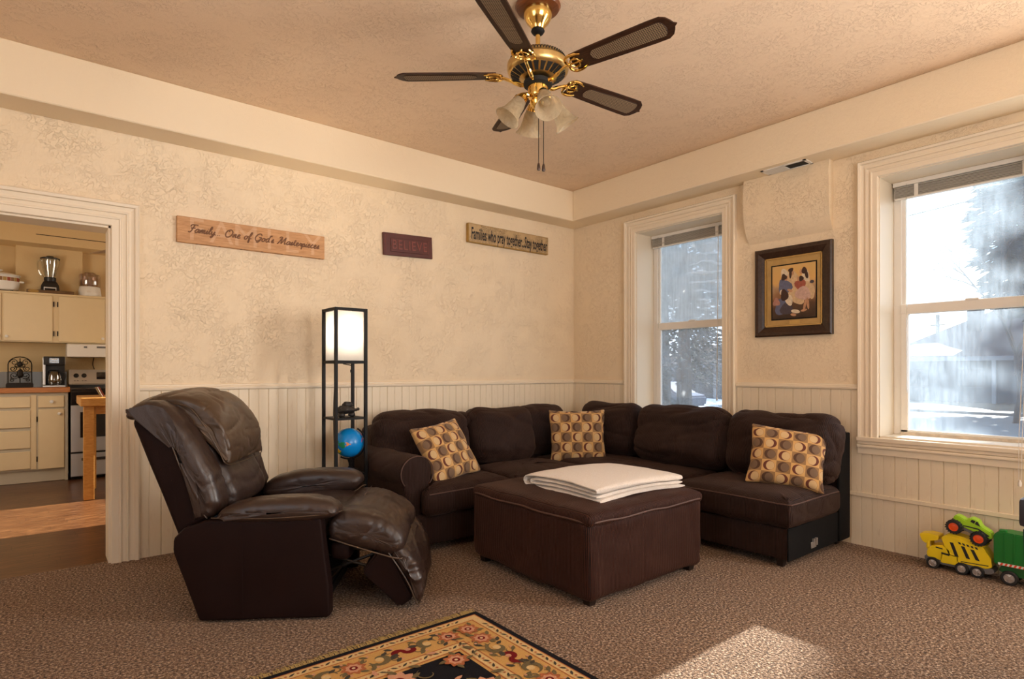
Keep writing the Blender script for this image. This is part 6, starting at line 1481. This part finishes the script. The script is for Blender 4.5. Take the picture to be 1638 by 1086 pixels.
def house(name, label, x0, x1, y0, y1, zE, zR, chim, snowy):
    r = thing(name, label, 'house', ((x0 + x1) / 2, (y0 + y1) / 2, GZ))
    b = B(); box(b, (x0, y0, GZ), (x1, y1, zE)); finish(b, 'wall', M['siding'], r, smooth=False)
    b = B(); t = bmesh.new(); o = .6; mid = (x0 + x1) / 2; ins = (x1 - x0) * .42
    e = [t.verts.new(p) for p in ((x0 - o, y0 - o, zE), (x1 + o, y0 - o, zE), (x1 + o, y1 + o, zE), (x0 - o, y1 + o, zE))]; g = [t.verts.new((mid, y0 + ins, zR)), t.verts.new((mid, y1 - ins, zR))]
    t.faces.new(e[::-1]); t.faces.new((e[0], e[1], g[0])); t.faces.new((e[2], e[3], g[1])); t.faces.new((e[0], g[0], g[1], e[3])); t.faces.new((e[1], e[2], g[1], g[0])); merge(b, t); rf = finish(b, 'roof', M['roof'], r, smooth=False)
    b = B(); box(b, (x0 - o - .05, y0 - o, zE - .22), (x0 - o + .05, y1 + o, zE + .02)); finish(b, 'fascia', M['housetrim'], r, smooth=False)
    if chim:
        b = B(); box(b, (mid - 2.6, chim - .35, zE), (mid - 1.9, chim + .35, zR + .1)); finish(b, 'chimney', M['roof'], r, smooth=False)
    if snowy:
        b = B(); t = bmesh.new(); s = lambda q, w: (x0 - o + (mid - x0 + o) * q, w, zE + .03 + (zR - zE) * q)
        t.faces.new([t.verts.new(p) for p in (s(0.02, y1 + .3), s(0.02, y1 - 3.6), s(.12, y1 - 3.9), s(.22, y1 - 3.0), s(.30, y1 - 2.4), s(.28, y1 - 1.2))]); merge(b, t); finish(b, 'roof_snow', M['snow'], r, smooth=False)
    for yy in [y0 + (y1 - y0) * q for q in (.06, .22, .40, .58, .74, .9)]:
        b = B(); box(b, (x0 - .06, yy - .6, zE - 1.7), (x0 + .02, yy + .6, zE - .7)); f = finish(b, 'window', M['darkwin'], r, smooth=False)
    for yy in (y0 + (y1 - y0) * .3, y0 + (y1 - y0) * .67, y1 - .3):
        b = B(); box(b, (x0 - .55, yy - .09, GZ), (x0 - .37, yy + .09, zE - .15)); finish(b, 'porch_post', M['housetrim'], r, smooth=False)
house('house', 'low grey house with hipped roof and chimney across the street', 37, 47, -7, 9.5, 2.0, 4.95, 5.6, True)
house('house', 'pale building beyond the street seen through the narrow window', 27, 34, 12.5, 20.5, 1.6, 2.9, 0, False)
def conifer(loc, H, R, seed, label, n=1500, shape='cone', name='conifer_tree', group='conifers outside the windows', fine=1.0, base=0.06):
    rnd = random.Random(seed); r = thing(name, label, 'tree', (loc[0], loc[1], GZ), 0, group)
    b = B(); tube(b, [(loc[0], loc[1], GZ), (loc[0], loc[1], GZ + H * .97)], [R * .09 + .04, .02], 7); finish(b, 'trunk', M['bark'], r)
    b = B()
    for i in range(n):
        q = rnd.random() ** 0.8; z = GZ + H * (base + (1 - base) * q); a = rnd.uniform(0, 2 * pi)
        rr = R * ((1 - q) ** 0.8 if shape == 'cone' else (sin(pi * min(1, q * .92 + .10)) ** .5)) * rnd.uniform(.45, 1.05) + .05
        c = Vector((loc[0] + rr * cos(a), loc[1] + rr * sin(a), z - rr * .18)); L = fine * rnd.uniform(.25, .6) * (R * .35 + .15)
        d = Vector((cos(a), sin(a), rnd.uniform(-.5, .2))).normalized(); s = d.cross(Vector((0, 0, 1))).normalized()
        w = L * rnd.uniform(.22, .4); dr = Vector((0, 0, -w * .5))
        p = [c - d * L * .6, c + s * w + dr, c + d * L * .7 + dr, c - s * w + dr, c + d * L * .1 + Vector((0, 0, w * .3))]
        v = [b.verts.new(x) for x in p]
        b.faces.new((v[0], v[1], v[4])); b.faces.new((v[1], v[2], v[4])); b.faces.new((v[2], v[3], v[4])); b.faces.new((v[3], v[0], v[4]))
    finish(b, 'foliage', M['needles'], r, smooth=False)
M['bark'] = simple('bark', (0.05, 0.038, 0.03), 0.9, var=0.3, nscale=8, bump=.5, bscale=20)
M['needles'] = simple('conifer_needles', (0.020, 0.030, 0.024), 0.9, var=0.5, nscale=4)
conifer((32.6, 1.0), 15.5, 3.0, 11, 'tall conifer at the right side of the large window', 6500, 'col', base=.30)
conifer((12.0, -4.35), 10.5, 1.9, 12, 'unseen conifer added beyond the large window to trim the sun patch', 1400)  # out of view, added to shade one side of the floor sun patch
conifer((3.0, -1.12), 5.6, 0.66, 13, 'unseen columnar evergreen added to keep sun out of the narrow window', 9000, 'col', 'sun_block_evergreen')  # hidden behind the wall, added only to block sun from the narrow window
conifer((9.6, 5.3), 7.6, 2.3, 14, 'dark conifer filling the narrow window, nearest the house', 5200, 'cone', fine=.36, base=.24)
conifer((13.8, 6.3), 9.5, 2.8, 15, 'dark conifer filling the narrow window, right of the nearest one', 6000, fine=.38, base=.20)
conifer((14.8, 9.8), 7.5, 2.6, 16, 'dark conifer filling the narrow window, behind the others', 8000, fine=.38, base=.22)
conifer((13.7, 9.05), 1.5, .42, 17, 'small cone shaped shrub near the street in the narrow window', 300, 'cone', 'cone_shrub')
def baretree(loc, seed, H):
    rnd = random.Random(seed); r = thing('bare_tree', 'leafless tree in front of the house across the street', 'tree', (loc[0], loc[1], GZ)); b = B()
    def br(p, d, L, R, k):
        q = p + d * L; m = p + d * L * .5 + Vector((rnd.uniform(-1, 1), rnd.uniform(-1, 1), rnd.uniform(-.3, 1))) * L * .07
        tube(b, [p, m, q], [R, R * .8, R * .6], 4 if k > 1 else 6, cap=False)
        if k >= 5: return
        for _ in range(3 if k else 5):
            nd = (d + Vector((rnd.uniform(-1, 1), rnd.uniform(-1, 1), rnd.uniform(-.3, .7))) * .75).normalized(); br(q - d * L * rnd.uniform(0, .35), nd, L * rnd.uniform(.62, .82), R * .58, k + 1)
    br(Vector((loc[0], loc[1], GZ)), Vector((0, 0, 1)), H * .28, .10, 0); finish(b, 'branches', M['bark'], r)
baretree((21.5, .35), 4, 8.6)
def pole(loc, H):
    r = thing('utility_pole', 'wooden utility pole above the roof across the street, %s' % ('taller one left of the chimney' if H > 6.3 else 'shorter one right of the chimney'), 'utility pole', (loc[0], loc[1], GZ))
    b = B(); tube(b, [(loc[0], loc[1], GZ), (loc[0], loc[1], GZ + H)], .13, 8); finish(b, 'post', M['bark'], r)
    b = B(); box(b, (loc[0] - .06, loc[1] - .5, GZ + H - .9), (loc[0] + .06, loc[1] + .5, GZ + H - .8)); finish(b, 'crossarm', M['bark'], r, smooth=False)
pole((52.8, 11.07), 6.4); pole((64.2, 10.83), 6.0 + .2)
b = B(); tube(b, [(18.54 - 2.4 * 3, 2.733 + 1.9 * 3, 6.549 - .7 * 3 - .1), (18.54, 2.733, 6.45), (20.904, .82, 7.2), (20.9 + 2.4 * 4, .82 - 1.9 * 4, 7.2 + .7 * 4)], .02, 5); tag(finish(b, 'overhead_wire', M['blackplastic']), 'thin overhead wire crossing the sky in the large window', 'wire')
r = thing('parked_car', 'small dark car with red lights parked beyond the street', 'car', (18.0, 12.4, GZ))
b = B(); prism(b, [(-1.9, .25), (-1.95, .7), (-1.3, .85), (-.8, 1.3), (.7, 1.3), (1.2, .85), (1.9, .75), (1.95, .25)], lambda u, v, h: (18.0 + h, 12.4 + u, GZ + v), -.8, .8, bev=.08); finish(b, 'bodywork', simple('car_blue_grey', (.10, .12, .20), .3), r, smooth=False)
b = B(); [box(b, (17.18, 12.4 + y, GZ + .5), (17.22, 12.4 + y + .3, GZ + .75)) for y in (-1.9, 1.6)]; finish(b, 'rear_lights', M['orange'], r, smooth=False)
for x in (17.3, 18.7):
    for y in (11.2, 13.6): b = B(); lathe(b, [(0, -.1), (.3, -.1), (.32, 0), (.3, .1), (0, .1)], 16, Matrix.Translation((x, y, GZ + .32)) @ Matrix.Rotation(pi / 2, 4, 'Y')); finish(b, 'wheel', M['tyre'], r)
